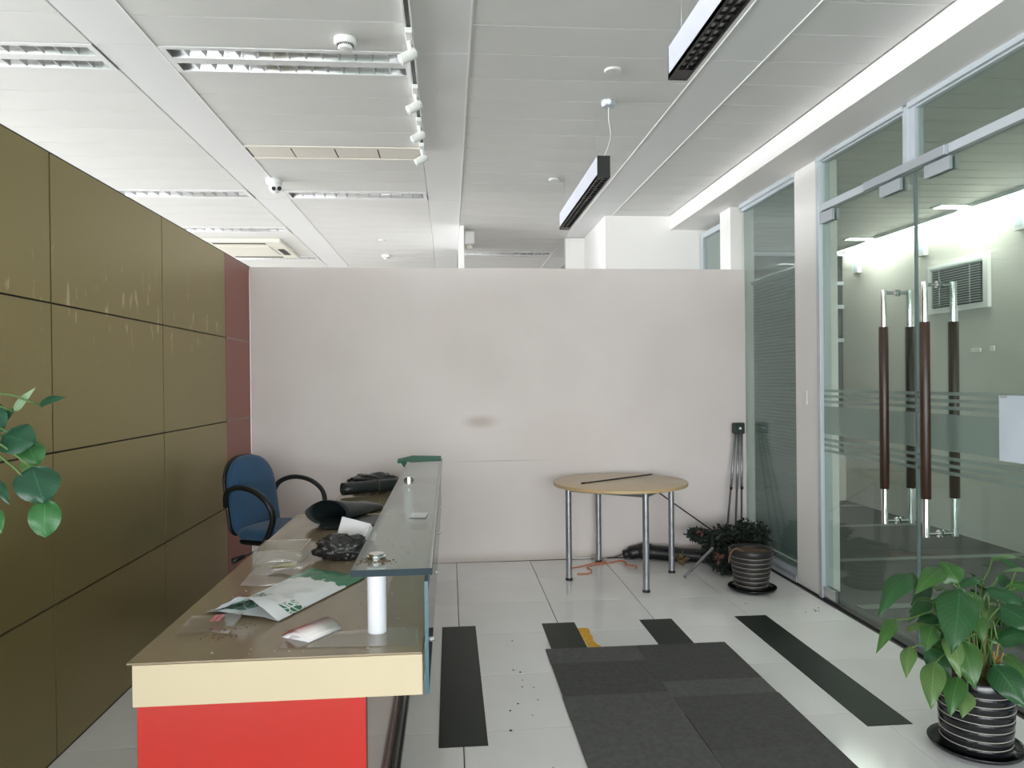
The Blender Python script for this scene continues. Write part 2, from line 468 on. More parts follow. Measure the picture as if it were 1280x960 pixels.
# (bay index, cell) left open for lights, vents and the air conditioner
LIGHT_CELLS = [(2, 3.68, 2), (3, 3.68, 2), (2, 6.38, 1), (3, 6.38, 1), (2, 7.88, 1), (2, 9.68, 1), (4, 9.28, 1)]
for b_, y, _ in LIGHT_CELLS: holes.add((b_, cell(y)))
holes.add((3, cell(5.18)))
for y in (8.48, 8.78, 9.08, 9.38): holes.add((2, cell(y)))
tr = {}
for bi, (bx0, bx1) in enumerate(bays):
    w = round(bx1-bx0-0.001, 4)
    if w not in tr: tr[w] = tray_mesh('ceiling_tray', w, 0.2996, M['ceil'], 0.0045)
    for j in range(-9, 29):
        if (bi, j) in holes: continue
        y = CY0+0.3*j+0.15
        if bi < 2 and y > 9: continue
        if bi == 5 and y > 7.3: continue
        o = bpy.data.objects.new('ceiling_tray', tr[w]); COL.objects.link(o)
        o.location = ((bx0+bx1)/2, y, H); o.parent = ceiling
for k in (-2, -1, 0, 1, 2):
    sx0, sx1 = strip_x(k)
    for a, b_ in ((0.7, 3.68), (3.68, 6.68), (6.68, 9.68), (9.68, 12.0)):
        me = tray_mesh('ceiling_strip', sx1-sx0-0.001, b_-a-0.001, M['strip'], 0.005, 0.032)
        o = bpy.data.objects.new('ceiling_strip', me); COL.objects.link(o)
        o.location = ((sx0+sx1)/2, (a+b_)/2, H); o.parent = ceiling

for xb in (strip_x(1)[1], strip_x(2)[0], strip_x(2)[1], strip_x(0)[1]):  # white beads added to imitate the light caught along the tray edges
    box('lit_edge_line', xb-0.003, xb+0.003, 0.7, 12.0, H-0.004, H+0.01, M['white'], ceiling)
for x0, x1 in ((-2.855, -2.802), (-1.858, -1.657)):
    box('filler_plate', x0, x1, 8.482, 9.678, H, H+0.03, M['ceil'], ceiling)

# ---- walls
V = []
ya, yb = back_y(XL-0.1), back_y(XR)+0.05
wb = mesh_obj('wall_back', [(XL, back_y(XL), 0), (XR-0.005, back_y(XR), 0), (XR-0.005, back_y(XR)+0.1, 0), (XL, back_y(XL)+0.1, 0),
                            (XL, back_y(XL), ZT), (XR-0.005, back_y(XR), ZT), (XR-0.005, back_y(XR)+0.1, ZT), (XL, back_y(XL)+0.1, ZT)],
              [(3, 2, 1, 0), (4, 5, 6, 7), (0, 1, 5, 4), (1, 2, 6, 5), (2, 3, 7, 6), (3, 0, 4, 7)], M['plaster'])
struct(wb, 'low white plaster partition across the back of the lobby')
# panelled wall on the left: dark core, olive panels, brown-red end panels
wl = struct(box('wall_left', XL-0.12, XL-0.012, 0.77, back_y(XL), 0, ZT-0.004, M['dark']), 'low wall clad in olive laminate panels')
ys = [0.785, 1.946, 3.107, 4.268, 5.430, back_y(XL)-0.002]
zs = [0.0, 0.6062, 1.2095, 1.8026, ZT]
for a in range(5):
    for c_ in range(4):
        g1 = 0.0042
        mm = M['brown_red'] if a == 4 else M['olive']
        jy = RND.uniform(-0.0015, 0.0015)
        v, f = box_vf(XL-0.012, XL+RND.uniform(-0.0012, 0.0004), ys[a]+g1+jy, ys[a+1]-g1, zs[c_]+g1*0.9, zs[c_+1]-(g1*0.9 if c_ < 3 else 0))
        mesh_obj('panel', v, f, mm, wl)
for z in (1.8026, 1.2095):
    box('putty_joint', XL-0.006, XL+0.0012, ys[4]+0.01, ys[5]-0.005, z-0.007, z+0.007, M['putty'], wl)
box('cap', XL-0.125, XL-0.001, 0.77, back_y(XL)+0.1, ZT-0.004, ZT+0.006, M['dark'], wl)
# bulkhead in front of the glass line
bulk = struct(box('trim_bulkhead', 2.18, XR+0.06, FRONT_Y, 7.24, 2.945, H+0.035, M['white']), 'white plaster bulkhead along the glass front')
# pillar and stub walls behind the white partition
struct(box('wall_pillar', 1.535, 3.0, 7.24, 8.36, 0, H+0.03, M['white']), 'square white pillar behind the partition')
struct(box('wall_stub', 1.32, 1.536, 8.36, 8.46, 0, H-0.004, M['white']), 'short white wall beside the pillar')
struct(box('wall_partition_end', 0.125, 0.165, 7.72, 9.1, 0, H-0.004, M['white']), 'end of a thin white partition behind the low wall')
# pilasters in the glass line
struct(box('wall_pilaster', XR-0.02, XR+0.12, 4.865, 5.195, 0, 2.945, M['white']), 'flat white pilaster between the glass panes')
struct(box('wall_pilaster_rear', XR-0.085, XR+0.12, back_y(XR)+0.1, 6.50, 0, 2.945, M['white']), 'white pilaster behind the partition')
box('light_switch', XR-0.028, XR-0.02, 5.02, 5.10, 1.29, 1.385, M['smoke_w'], bpy.data.objects['wall_pilaster'], 0.002)
# outer shell
def window_wall(axis, pos, a0, a1, z1, op, n, thick=0.2):
    """wall with one long opening divided by mullions"""
    parts = []
    o0, o1, oz0, oz1 = op
    def bx(u0, u1, z0_, z1_, t0=0.0, t1=thick):
        if axis == 'y': parts.append(box_vf(u0, u1, pos-t1, pos-t0, z0_, z1_))
        else: parts.append(box_vf(pos-t1, pos-t0, u0, u1, z0_, z1_))
    bx(a0, o0, 0, z1); bx(o1, a1, 0, z1); bx(o0, o1, oz1, z1)
    if oz0 > 0: bx(o0, o1, 0, oz0)
    for k in range(1, n):
        u = o0+(o1-o0)*k/n
        bx(u-0.03, u+0.03, oz0, oz1, 0.05, 0.13)
    return join_vf(parts)
v, f = window_wall('y', FRONT_Y, LEFT_X, 5.2, H+0.2, FRONT_OPEN, 7)
struct(mesh_obj('wall_front', v, f, M['wall']), 'glazed street front behind the viewer')
v, f = window_wall('x', LEFT_X, FRONT_Y, 13.0, H+0.2, LEFT_OPEN, 8)
struct(mesh_obj('wall_office_left', v, f, M['wall']), 'outer office wall with a long window band')
struct(box('wall_far', LEFT_X, 5.2, 13.0, 13.2, 0, H+0.2, M['wall']), 'far white wall of the office')
# office behind the glass
XO, ZO = 4.727, 2.985
ow = struct(box('wall_right', XO, XO+0.2, FRONT_Y, 13.0, 0, H+0.2, M['office_wall']), 'pale wall of the office behind the glass doors')
ob = struct(box('wall_glass_office_back', XR+0.12, XO, 8.62, 8.75, 0, 0.5, M['office_wall']), 'low wall under the dark window at the end of the glass office')
og = struct(box('window_9', XR+0.12, XO, 8.66, 8.68, 0.5, 2.985, M['glass_dark']), 'dark office window at the end of the glass office')
for z in (0.5, 1.9, 2.30, 2.58, 2.93):
    box('rail', XR+0.12, XO, 8.63, 8.71, z, z+0.045, M['alu_w'], og)
oc = struct(box('ceiling_glass_office', XR+0.10, XO, FRONT_Y, 8.62, ZO+0.03, ZO+0.06, M['slab']), 'white tray ceiling of the glass office')
me = tray_mesh('ceiling_tray', XO-XR-0.12, 0.1992, M['ceil'], 0.008)
for j in range(32):
    y = 2.2+0.2*j+0.1
    if y > 8.6: break
    o = bpy.data.objects.new('ceiling_tray', me); COL.objects.link(o)
    o.location = ((XO+XR+0.10)/2, y, ZO); o.parent = oc

# ---- glass line: frames, panes, doors
FR = M['alu_w']
def frame_parts(parent, y0, y1, z0, z1, w=0.045, d=0.05, sides='tblr', name='frame'):
    P = []
    x0, x1 = XR-0.012, XR-0.012+d
    if 't' in sides: P.append(box_vf(x0, x1, y0, y1, z1-w, z1))
    if 'b' in sides: P.append(box_vf(x0, x1, y0, y1, z0, z0+w))
    zz0 = z0+w if 'b' in sides else z0
    zz1 = z1-w if 't' in sides else z1
    if 'l' in sides: P.append(box_vf(x0, x1, y1-w, y1, zz0, zz1))
    if 'r' in sides: P.append(box_vf(x0, x1, y0, y0+w, zz0, zz1))
    v, f = join_vf(P)
    return mesh_obj(name, v, f, FR, parent)

def window(n, y0, y1, z0, z1, label, sides='tblr', w=0.045, m='glass'):
    o = box('window_%d' % n, XR+0.004, XR+0.014, y0+0.012, y1-0.012, z0+0.012, z1-0.012, M[m])
    struct(o, label)
    frame_parts(o, y0, y1, z0, z1, w, 0.05, sides)
    return o
w1 = window(1, 5.20, 6.19, 0.03, 2.945, 'tall fixed pane of green glass with a blind behind it', 'tb', 0.055, 'glass_milky')
box('sill_bead', XR-0.03, XR+0.0, 5.20, 6.19, 0.03, 0.055, M['alu'], w1)
box('top_bead', XR-0.035, XR-0.012, 5.20, 6.19, 2.915, 2.945, M['alu_w'], w1)
w2 = window(2, 3.885, 4.855, 2.60, 2.945, 'transom pane above the left glass door leaf', 'tblr', 0.035)
box('top_bead', XR-0.035, XR-0.012, 3.885, 4.86, 2.918, 2.945, M['alu_w'], w2)
w3 = window(3, 2.80, 3.845, 2.60, 2.945, 'transom pane above the right glass door leaf', 'tblr', 0.035)
box('top_bead', XR-0.035, XR-0.012, 2.80, 3.845, 2.918, 2.945, M['alu_w'], w3)
w4 = window(4, FRONT_Y, 2.76, 0.03, 2.945, 'glass panes beside the doors towards the street front', 'tblr', 0.05)
w5 = window(5, 6.52, 7.22, 0.03, 2.90, 'small glass pane behind the partition beside the pillar', 'tblr', 0.05, 'glass_milky')
struct(box('trim_1', XR-0.03, XR+0.035, 3.845, 3.885, 2.60, 2.935, M['alu_w'], None, 0.003), 'aluminium post between the two transom panes')
th = struct(box('trim_2', XR-0.02, XR+0.04, 2.76, 4.86, 2.585, 2.622, M['alu_w'], None, 0.002), 'aluminium header rail above the glass doors')
box('header_cover', XR-0.045, XR-0.02, 3.53, 4.26, 2.578, 2.626, M['alu'], th, 0.002)
struct(box('trim_3', XR-0.03, XR+0.05, 4.822, 4.865, 0, 2.945, M['alu_w'], None, 0.002), 'aluminium door jamb beside the pilaster')
struct(box('trim_4', XR-0.03, XR+0.05, 2.76, 2.80, 0, 2.945, M['alu_w'], None, 0.002), 'aluminium door jamb towards the street')
struct(box('trim_5', XR-0.022, XR+0.09, 2.76, 6.2, -0.011, 0.004, M['plinth']), 'dark metal threshold under the glass line')
struct(box('trim_6', XR-0.03, XR+0.03, 5.2, 6.2, 0.004, 0.03, M['alu_w']), 'aluminium sill under the tall fixed pane')

def door(n, y0, y1, seam_hi, label):
    """leaf from y0 to y1; seam_hi: the seam is at the high-y side"""
    d = box('door_%d' % n, XR-0.006, XR+0.006, y0, y1, 0.012, 2.578, M['glass'])
    struct(d, label)
    for zz0, zz1 in ((1.10, 1.285),):
        box('frosted_band', XR-0.0075, XR-0.0065, y0+0.004, y1-0.004, zz0, zz1, M['frost'], d)
    for z in (1.388, 1.352, 1.316, 1.062, 1.026, 0.990):
        box('frosted_band', XR-0.0075, XR-0.0065, y0+0.004, y1-0.004, z-0.009, z+0.009, M['frost'], d)
    # patch fittings
    ey = y1 if seam_hi else y0
    s = -1 if seam_hi else 1
    def rng(a, b): return (min(a, b), max(a, b))
    a, b = rng(ey+s*0.10, ey+s*0.30)
    P = join_vf([box_vf(XR-0.022, XR-0.007, a, b, 2.505, 2.57), box_vf(XR+0.007, XR+0.022, a, b, 2.505, 2.57)])
    mesh_obj('lock_patch', P[0], P[1], M['alu'], d)
    hy = y0 if seam_hi else y1
    a, b = rng(hy-s*0.0, hy-s*0.16)
    for z0, z1, nm in ((2.50, 2.57, 'pivot_patch'), (0.014, 0.085, 'floor_patch')):
        P = join_vf([box_vf(XR-0.024, XR-0.007, a, b, z0, z1), box_vf(XR+0.007, XR+0.024, a, b, z0, z1)])
        mesh_obj(nm, P[0], P[1], M['alu'] if z0 > 1 else M['chrome'], d)
    # edge seal strip at the seam
    a, b = rng(ey, ey+s*0.002)
    box('edge_seal', XR-0.0075, XR+0.0075, a, b, 0.02, 2.57, M['glass_edge_c'], d)
    hyy = ey+s*0.178
    for sd in (-1, 1):
        x = XR+sd*0.078
        r = 0.0165
        v, f = join_vf([tube_vf([(x, hyy, 0.655), (x, hyy, 1.96)], r, 14),
                        tube_vf([(x, hyy, 1.945), (XR+sd*0.03, hyy, 1.945), (XR+sd*0.008, hyy, 1.945)], 0.009, 10),
                        tube_vf([(x, hyy, 0.67), (XR+sd*0.03, hyy, 0.67), (XR+sd*0.008, hyy, 0.67)], 0.009, 10),
                        tube_vf([(XR+sd*0.0135, hyy, 1.945), (XR+sd*0.0068, hyy, 1.945)], 0.019, 14),
                        tube_vf([(XR+sd*0.0135, hyy, 0.67), (XR+sd*0.0068, hyy, 0.67)], 0.019, 14)])
        hd = mesh_obj('handle', v, f, M['chrome'], d, True)
        autosmooth(hd)
        g = tube('grip', [(x, hyy, 0.85), (x, hyy, 0.853), (x, hyy, 1.752), (x, hyy, 1.755)], [0.0235, 0.025, 0.025, 0.0235], M['wood_grip'], hd, 18)
        autosmooth(g)
    return d
door(1, 3.828, 4.818, False, 'left glass door leaf with wooden pull handles')
door(2, 2.805, 3.820, True, 'right glass door leaf with wooden pull handles and paper')

# ================================================================== THINGS
# ---- blinds behind the fixed pane
bl = thing('venetian_blind', 'lowered grey venetian blind behind the tall fixed glass pane', 'blind', (XR+0.06, 5.70, 2.27))
box('headrail', XR+0.045, XR+0.085, 5.27, 6.14, 2.262, 2.285, M['blind'], bl)
me = bpy.data.meshes.new('slat')
me.from_pydata([(0.004, -0.43, 0.0125), (0.004, -0.43, -0.0125), (0.004, 0.43, -0.0125), (0.004, 0.43, 0.0125), (-0.006, -0.43, -0.003), (-0.006, 0.43, -0.003)], [], [(0, 4, 5, 3), (4, 1, 2, 5)])
me.materials.append(M['blind_grey'])
for k in range(80):
    o = bpy.data.objects.new('slat', me); COL.objects.link(o); o.parent = bl
    o.location = (0.005, 0.005, -0.02-0.0268*k)
box('bottom_rail', XR+0.05, XR+0.08, 5.275, 6.135, 0.085, 0.105, M['blind'], bl)

# small high window with blind in the glass office
wn = struct(box('window_8', XO-0.025, XO, 6.24, 6.94, 2.13, 2.50, M['glass_dark']), 'small high office window behind the glass doors')
v, f = join_vf([box_vf(XO-0.035, XO-0.001, 6.18, 6.24, 2.08, 2.55), box_vf(XO-0.035, XO-0.001, 6.94, 7.0, 2.08, 2.55),
                box_vf(XO-0.035, XO-0.001, 6.24, 6.94, 2.08, 2.13), box_vf(XO-0.035, XO-0.001, 6.24, 6.94, 2.50, 2.55)])
mesh_obj('frame', v, f, M['white'], wn)
b2 = thing('venetian_blind', 'small venetian blind hanging in the high office window', 'blind', (XO-0.045, 6.59, 2.50))
me = bpy.data.meshes.new('slat')
me.from_pydata([(-0.008, -0.34, 0.004), (0.008, -0.34, -0.004), (0.008, 0.34, -0.004), (-0.008, 0.34, 0.004)], [], [(0, 1, 2, 3)])
me.materials.append(M['blind'])
for k in range(16):
    o = bpy.data.objects.new('slat', me); COL.objects.link(o); o.parent = b2
    o.location = (0, 0, -0.012-0.0225*k)
box('headrail', XO-0.06, XO-0.028, 6.25, 6.93, 2.495, 2.515, M['blind'], b2)
for y in (6.38, 6.80):
    box('ladder_cord', XO-0.056, XO-0.053, y-0.004, y+0.004, 2.135, 2.50, M['blind'], b2)

# wall pieces in the glass office
for i, (y, lab) in enumerate(((5.80, 'pale wall box under the ceiling nearest the small office window'), (7.10, 'middle pale wall box under the glass office ceiling'), (8.30, 'farthest pale wall box under the glass office ceiling'))):
    t = thing('wall_box', lab, 'wall box', (XO, y, 2.68), group='pale boxes on the glass office wall')
    box('housing', XO-0.05, XO-0.001, y-0.06, y+0.06, 2.675, 2.945, M['white'], t, 0.004)
    box('face', XO-0.053, XO-0.05, y-0.04, y+0.04, 2.70, 2.92, M['bluepaper'], t)
tag(box('wall_plate', XO-0.012, XO-0.001, 6.31, 6.43, 1.69, 1.725, M['smoke_w'], None, 0.003), 'wide white plate on the glass office wall', 'wall plate')
tag(box('wall_plate', XO-0.012, XO-0.001, 6.14, 6.19, 1.69, 1.735, M['smoke_w'], None, 0.003), 'small square white plate on the glass office wall', 'wall plate')
# lit panels in the glass office ceiling
for i, (y, lab) in enumerate(((3.3, 'lit ceiling panel in the glass office nearest the viewer'), (4.8, 'second lit ceiling panel in the glass office'), (6.30, 'third lit ceiling panel, above the small office window'), (7.80, 'farthest lit ceiling panel in the glass office'))):
    t = thing('ceiling_panel_light', lab, 'ceiling light', (4.5, y, ZO), group='lit panels in the glass office ceiling')
    v, f = join_vf([box_vf(4.30, 4.715, y-0.08, y-0.06, ZO-0.014, ZO), box_vf(4.30, 4.715, y+0.06, y+0.08, ZO-0.014, ZO), box_vf(4.30, 4.32, y-0.06, y+0.06, ZO-0.014, ZO)])
    mesh_obj('frame', v, f, M['white'], t)
    box('diffuser', 4.32, 4.715, y-0.06, y+0.06, ZO-0.012, ZO-0.002, M['leds'], t)

ww = thing('wall_washer_light', 'long lit strip along the top of the glass office wall', 'ceiling light', (4.62, 5.4, ZO))
box('channel', 4.565, 4.585, 2.3, 8.58, ZO-0.03, ZO, M['white'], ww)
box('tube', 4.59, 4.63, 2.3, 8.58, ZO-0.022, ZO-0.004, M['leds_soft'], ww)

# sheet of paper taped to the right door
pp = thing('notice_sheet', 'blank pale paper sheet taped on the right glass door', 'paper', (XR-0.012, 3.1, 1.09))
v = []; f = []
for i in range(7):
    for j in range(7):
        y = 3.212-0.21*i/6; z = 1.09+0.297*j/6
        v.append((XR-0.0100-0.003*math.sin(i*0.9)*math.sin(j*0.7)-0.001, y, z))
for i in range(6):
    for j in range(6):
        a = i*7+j; f.append((a, a+7, a+8, a+1))
o = mesh_obj('sheet', v, f, M['bluepaper'], pp, True)
box('tape', XR-0.0115, XR-0.008, 3.165, 3.205, 1.375, 1.395, M['film'], pp)

# ---- recessed louvre lights
def louvre_light(bi, y0, rows, label, clipx=None):
    bx0, bx1 = bays[bi]
    yc = y0+0.15
    t = thing('louvre_light', label, 'ceiling light', ((bx0+bx1)/2, yc, H), group='recessed louvre lights in the lobby ceiling')
    x0, x1 = bx0+0.006, bx1-0.006
    # frame plates around one or two slots
    ya, yb = y0+0.002, y0+0.298
    if rows == 2: slots = [(y0+0.03, y0+0.125), (y0+0.185, y0+0.28)]
    else: slots = [(y0+0.06, y0+0.24)]
    P = []
    e = [ya]+[q for s in slots for q in s]+[yb]
    for k in range(0, len(e), 2): P.append(box_vf(x0, x1, e[k], e[k+1], H-0.004, H+0.004))
    for s in slots:
        P.append(box_vf(x0, x0+0.03, s[0], s[1], H-0.004, H+0.004)); P.append(box_vf(x1-0.03, x1, s[0], s[1], H-0.004, H+0.004))
    v, f = join_vf(P); mesh_obj('frame', v, f, M['strip'], t)
    xi0, xi1 = x0+0.03, x1-0.03
    for s in slots:
        # curved reflector trough
        d = s[1]-s[0]; n = 8; V = []; F = []
        for k in range(n+1):
            a = math.pi*k/n
            yy = (s[0]+s[1])/2-math.cos(a)*d/2; zz = H+0.030*math.sin(a)
            V += [(xi0, yy, zz), (xi1, yy, zz)]
        for k in range(n): F.append((2*k, 2*k+2, 2*k+3, 2*k+1))
        F.append(tuple(2*k for k in range(n+1))); F.append(tuple(2*k+1 for k in reversed(range(n+1))))
        mesh_obj('reflector', V, F, M['reflector'], t, True)
        nf = 14 if rows == 2 else 12
        # wedge shaped cross blades, thin at the bottom edge
        wd = 0.022; zt_ = H+0.027
        me = bpy.data.meshes.new('louvre_blade')
        me.from_pydata([(-0.0015, -d/2+0.002, 0), (0.0015, -d/2+0.002, 0), (0.0015, d/2-0.002, 0), (-0.0015, d/2-0.002, 0),
                        (-wd/2, -d/4, 0.026), (wd/2, -d/4, 0.026), (wd/2, d/4, 0.026), (-wd/2, d/4, 0.026)], [],
                       [(3, 2, 1, 0), (4, 5, 6, 7), (0, 1, 5, 4), (1, 2, 6, 5), (2, 3, 7, 6), (3, 0, 4, 7)])
        me.materials.append(M['fin'])
        for k in range(1, nf):
            o = bpy.data.objects.new('louvre_blade', me); COL.objects.link(o); o.parent = t
            o.location = Vector((xi0+(xi1-xi0)*k/nf, (s[0]+s[1])/2, H))-Vector(t.location)
louvre_light(2, 3.68, 2, 'twin row louvre light at the far left of the ceiling, nearest the viewer')
louvre_light(3, 3.68, 2, 'twin row louvre light beside the spotlight track')
louvre_light(2, 6.38, 1, 'single row louvre light above the top edge of the olive wall')
louvre_light(3, 6.38, 1, 'single row louvre light beyond the security camera')
louvre_light(2, 7.88, 1, 'single row louvre light just before the ceiling air conditioner')
louvre_light(2, 9.68, 1, 'single row louvre light just behind the ceiling air conditioner')
louvre_light(4, 9.28, 1, 'single row louvre light seen above the middle of the white partition')

# ---- cream vent grille in the ceiling
vx0, vx1 = bays[3]
vt = thing('ceiling_vent', 'cream ceiling vent with four plain cells below the spotlights', 'vent', ((vx0+vx1)/2, 5.33, H))
v, f = join_vf([box_vf(vx0+0.004, vx1-0.004, 5.182, 5.215, H-0.006, H+0.006), box_vf(vx0+0.004, vx1-0.004, 5.445, 5.478, H-0.006, H+0.006)])
mesh_obj('frame', v, f, M['vent'], vt)
for k in range(4):
    a = vx0+0.012+(vx1-vx0-0.024)*k/4; b_ = vx0+0.012+(vx1-vx0-0.024)*(k+1)/4
    box('cell_plate', a+0.005, b_-0.005, 5.215, 5.445, H-0.002, H+0.020, M['vent'], vt)
for k in range(5):
    a = vx0+0.012+(vx1-vx0-0.024)*k/4
    box('divider', a-0.004, a+0.004, 5.215, 5.445, H+0.002, H+0.022, M['dark'] if k < 4 else M['vent'], vt)

# ---- ceiling air conditioner (cassette)
ac = thing('ceiling_air_conditioner', 'cream ceiling cassette air conditioner above the end of the olive wall', 'air conditioner', (-2.33, 9.08, H))
v, f = box_vf(-2.80, -1.86, 8.52, 9.64, H-0.035, H+0.03, 0.012)
mesh_obj('panel', v, f, M['cream_pl'], ac)
box('grille', -2.62, -2.04, 8.78, 9.38, H-0.043, H-0.035, M['cream_pl'], ac, 0.003)
box('air_slot', -2.62, -2.04, 8.60, 8.66, H-0.0375, H-0.034, M['dark'], ac)
box('air_slot', -2.62, -2.04, 9.50, 9.56, H-0.0375, H-0.034, M['dark'], ac)
box('air_slot', -2.74, -2.68, 8.80, 9.36, H-0.0375, H-0.034, M['dark'], ac)
box('louvre_flap', -1.985, -1.915, 8.98, 9.36, H-0.042, H-0.0345, M['dark'], ac, 0.002)

# ---- smoke detectors, ceiling caps
def smoke(x, y, r, label, vents=True):
    t = thing('smoke_detector', label, 'smoke detector', (x, y, H), group='smoke detectors')
    v, f = lathe_vf([(r, 0.0), (r*1.0, -0.018), (r*0.92, -0.030)], 28, (x, y, H))
    autosmooth(mesh_obj('base', v, f, M['smoke_w'], t))
    v, f = lathe_vf([(r*0.66, -0.030), (r*0.66, -0.042), (r*0.6, -0.048), (r*0.2, -0.052)], 28, (x, y, H))
    autosmooth(mesh_obj('chamber', v, f, M['smoke_w'], t))
    if vents:
        V = []
        for k in range(24):
            a = 2*math.pi*k/24
            c, s = math.cos(a), math.sin(a)
            V.append(tube_vf([(x+c*r*0.70, y+s*r*0.70, H-0.0295), (x+c*r*0.70, y+s*r*0.70, H-0.037)], 0.0022, 5))
        v, f = join_vf(V); mesh_obj('vent_slots', v, f, M['dark'], t)
smoke(-0.468, 3.56, 0.052, 'white smoke detector on the ceiling beside the twin louvre light')
smoke(-0.777, 9.58, 0.055, 'small far smoke detector just above the white partition')
def cap(name, x, y, r, h, label, cat, m):
    v, f = lathe_vf([(r, 0), (r, -h*0.6), (r*0.9, -h), (r*0.3, -h*1.02)], 26, (x, y, H))
    o = mesh_obj(name, [(a-x, b-y, c-H) for a, b, c in v], f, m); o.location = (x, y, H)
    autosmooth(o); return tag(o, label, cat)
cap('ceiling_sensor', 0.862, 3.83, 0.045, 0.012, 'round white ceiling sensor disc between the two pendant lights', 'ceiling sensor', M['ceil'])
cap('ceiling_sensor', 0.852, 5.94, 0.045, 0.012, 'round white ceiling sensor disc left of the farther pendant light', 'ceiling sensor', M['ceil'])
cap('ceiling_sensor', -0.736, 8.56, 0.04, 0.012, 'thin round ceiling sensor disc in front of the far smoke detector', 'ceiling sensor', M['ceil'])

# ---- security camera
cx, cy = -1.36, 6.05
sc = thing('security_camera', 'white security camera with two dark lenses on the ceiling strip', 'camera', (cx, cy, H))
v, f = lathe_vf([(0.062, 0), (0.062, -0.025), (0.05, -0.04)], 24, (cx, cy, H)); autosmooth(mesh_obj('mount', v, f, M['smoke_w'], sc))
bm = bmesh.new(); bmesh.ops.create_uvsphere(bm, u_segments=20, v_segments=14, radius=0.05)
me = bpy.data.meshes.new('ball'); bm.to_mesh(me); bm.free(); me.materials.append(M['smoke_w'])
for p in me.polygons: p.use_smooth = True
o = bpy.data.objects.new('ball', me); COL.objects.link(o); o.parent = sc; o.location = (0.012, -0.01, -0.06)
for dx in (-0.004, 0.040):
    v, f = tube_vf([(cx+dx+0.012, cy-0.045, H-0.078), (cx+dx+0.014, cy-0.062, H-0.084)], 0.016, 14)
    mesh_obj('lens', v, f, M['lens'], sc)

# ---- pendant lights
def pendant(y0, y1, label):
    xc, w, zb, h = 0.929, 0.077, 2.68, 0.128
    t = thing('pendant_light', label, 'pendant light', (xc, (y0+y1)/2, zb), group='suspended linear lights')
    x0, x1 = xc-w/2, xc+w/2
    v, f = join_vf([box_vf(x0, x0+0.004, y0+0.012, y1-0.012, zb, zb+h), box_vf(x1-0.004, x1, y0+0.012, y1-0.012, zb, zb+h), box_vf(x0+0.004, x1-0.004, y0+0.012, y1-0.012, zb+h-0.004, zb+h)])
    mesh_obj('body', v, f, M['pend_side'], t)
    for a, b_ in ((y0, y0+0.012), (y1-0.012, y1)):
        box('end_cap', x0, x1, a, b_, zb-0.001, zb+h+0.001, M['black_metal'], t, 0.001)
    box('inner_reflector', x0+0.005, x1-0.005, y0+0.012, y1-0.012, zb+0.021, zb+0.026, M['louvre_grey'], t)
    # black louvre: rails and blades
    v, f = join_vf([box_vf(x0, x0+0.009, y0+0.01, y1-0.01, zb-0.002, zb+0.02), box_vf(x1-0.009, x1, y0+0.01, y1-0.01, zb-0.002, zb+0.022), box_vf(xc-0.003, xc+0.003, y0+0.01, y1-0.01, zb+0.002, zb+0.014)])
    mesh_obj('louvre_rail', v, f, M['black_metal'], t)
    n = int((y1-y0)/0.052)
    me = bpy.data.meshes.new('louvre_blade'); vv, ff = box_vf(-w/2+0.009, w/2-0.009, -0.003, 0.003, 0.004, 0.014); me.from_pydata(vv, [], ff); me.materials.append(M['black_metal'])
    for k in range(1, n):
        o = bpy.data.objects.new('louvre_blade', me); COL.objects.link(o); o.parent = t
        o.location = (0, y0+(y1-y0)*k/n-(y0+y1)/2, 0)
    box('dark_end_plate', x0+0.009, x1-0.009, y1-0.10, y1-0.012, zb, zb+0.003, M['black_metal'], t)
    return t
p1 = pendant(1.36, 2.96, 'white pendant light with black louvre at the top edge of the picture')
p2 = pendant(4.40, 5.95, 'farther white pendant light with black end cap facing the viewer')
for yy in (4.26,):
    v, f = lathe_vf([(0.042, 0), (0.042, -0.022), (0.034, -0.034), (0.008, -0.038)], 24, (0.93, yy, H)); autosmooth(mesh_obj('ceiling_rose', v, f, M['alu'], p2))
tube('cable', smoothpath([(0.93, 4.26, H-0.036), (0.932, 4.27, 2.98), (0.955, 4.33, 2.90), (0.945, 4.42, 2.83), (0.925, 4.46, 2.808)]), 0.0025, M['smoke_w'], p2, 6)
tube('suspension_wire', [(0.90, 4.46, 2.806), (0.90, 4.46, H)], 0.0008, M['alu'], p2, 5)
tube('suspension_wire', [(0.929, 5.90, 2.806), (0.929, 5.90, H)], 0.001, M['alu'], p2, 5)
tube('suspension_wire', [(0.929, 2.90, 2.806), (0.929, 2.90, H)], 0.001, M['alu'], p1, 5)
tube('suspension_wire', [(0.929, 1.45, 2.806), (0.929, 1.45, H)], 0.001, M['alu'], p1, 5)

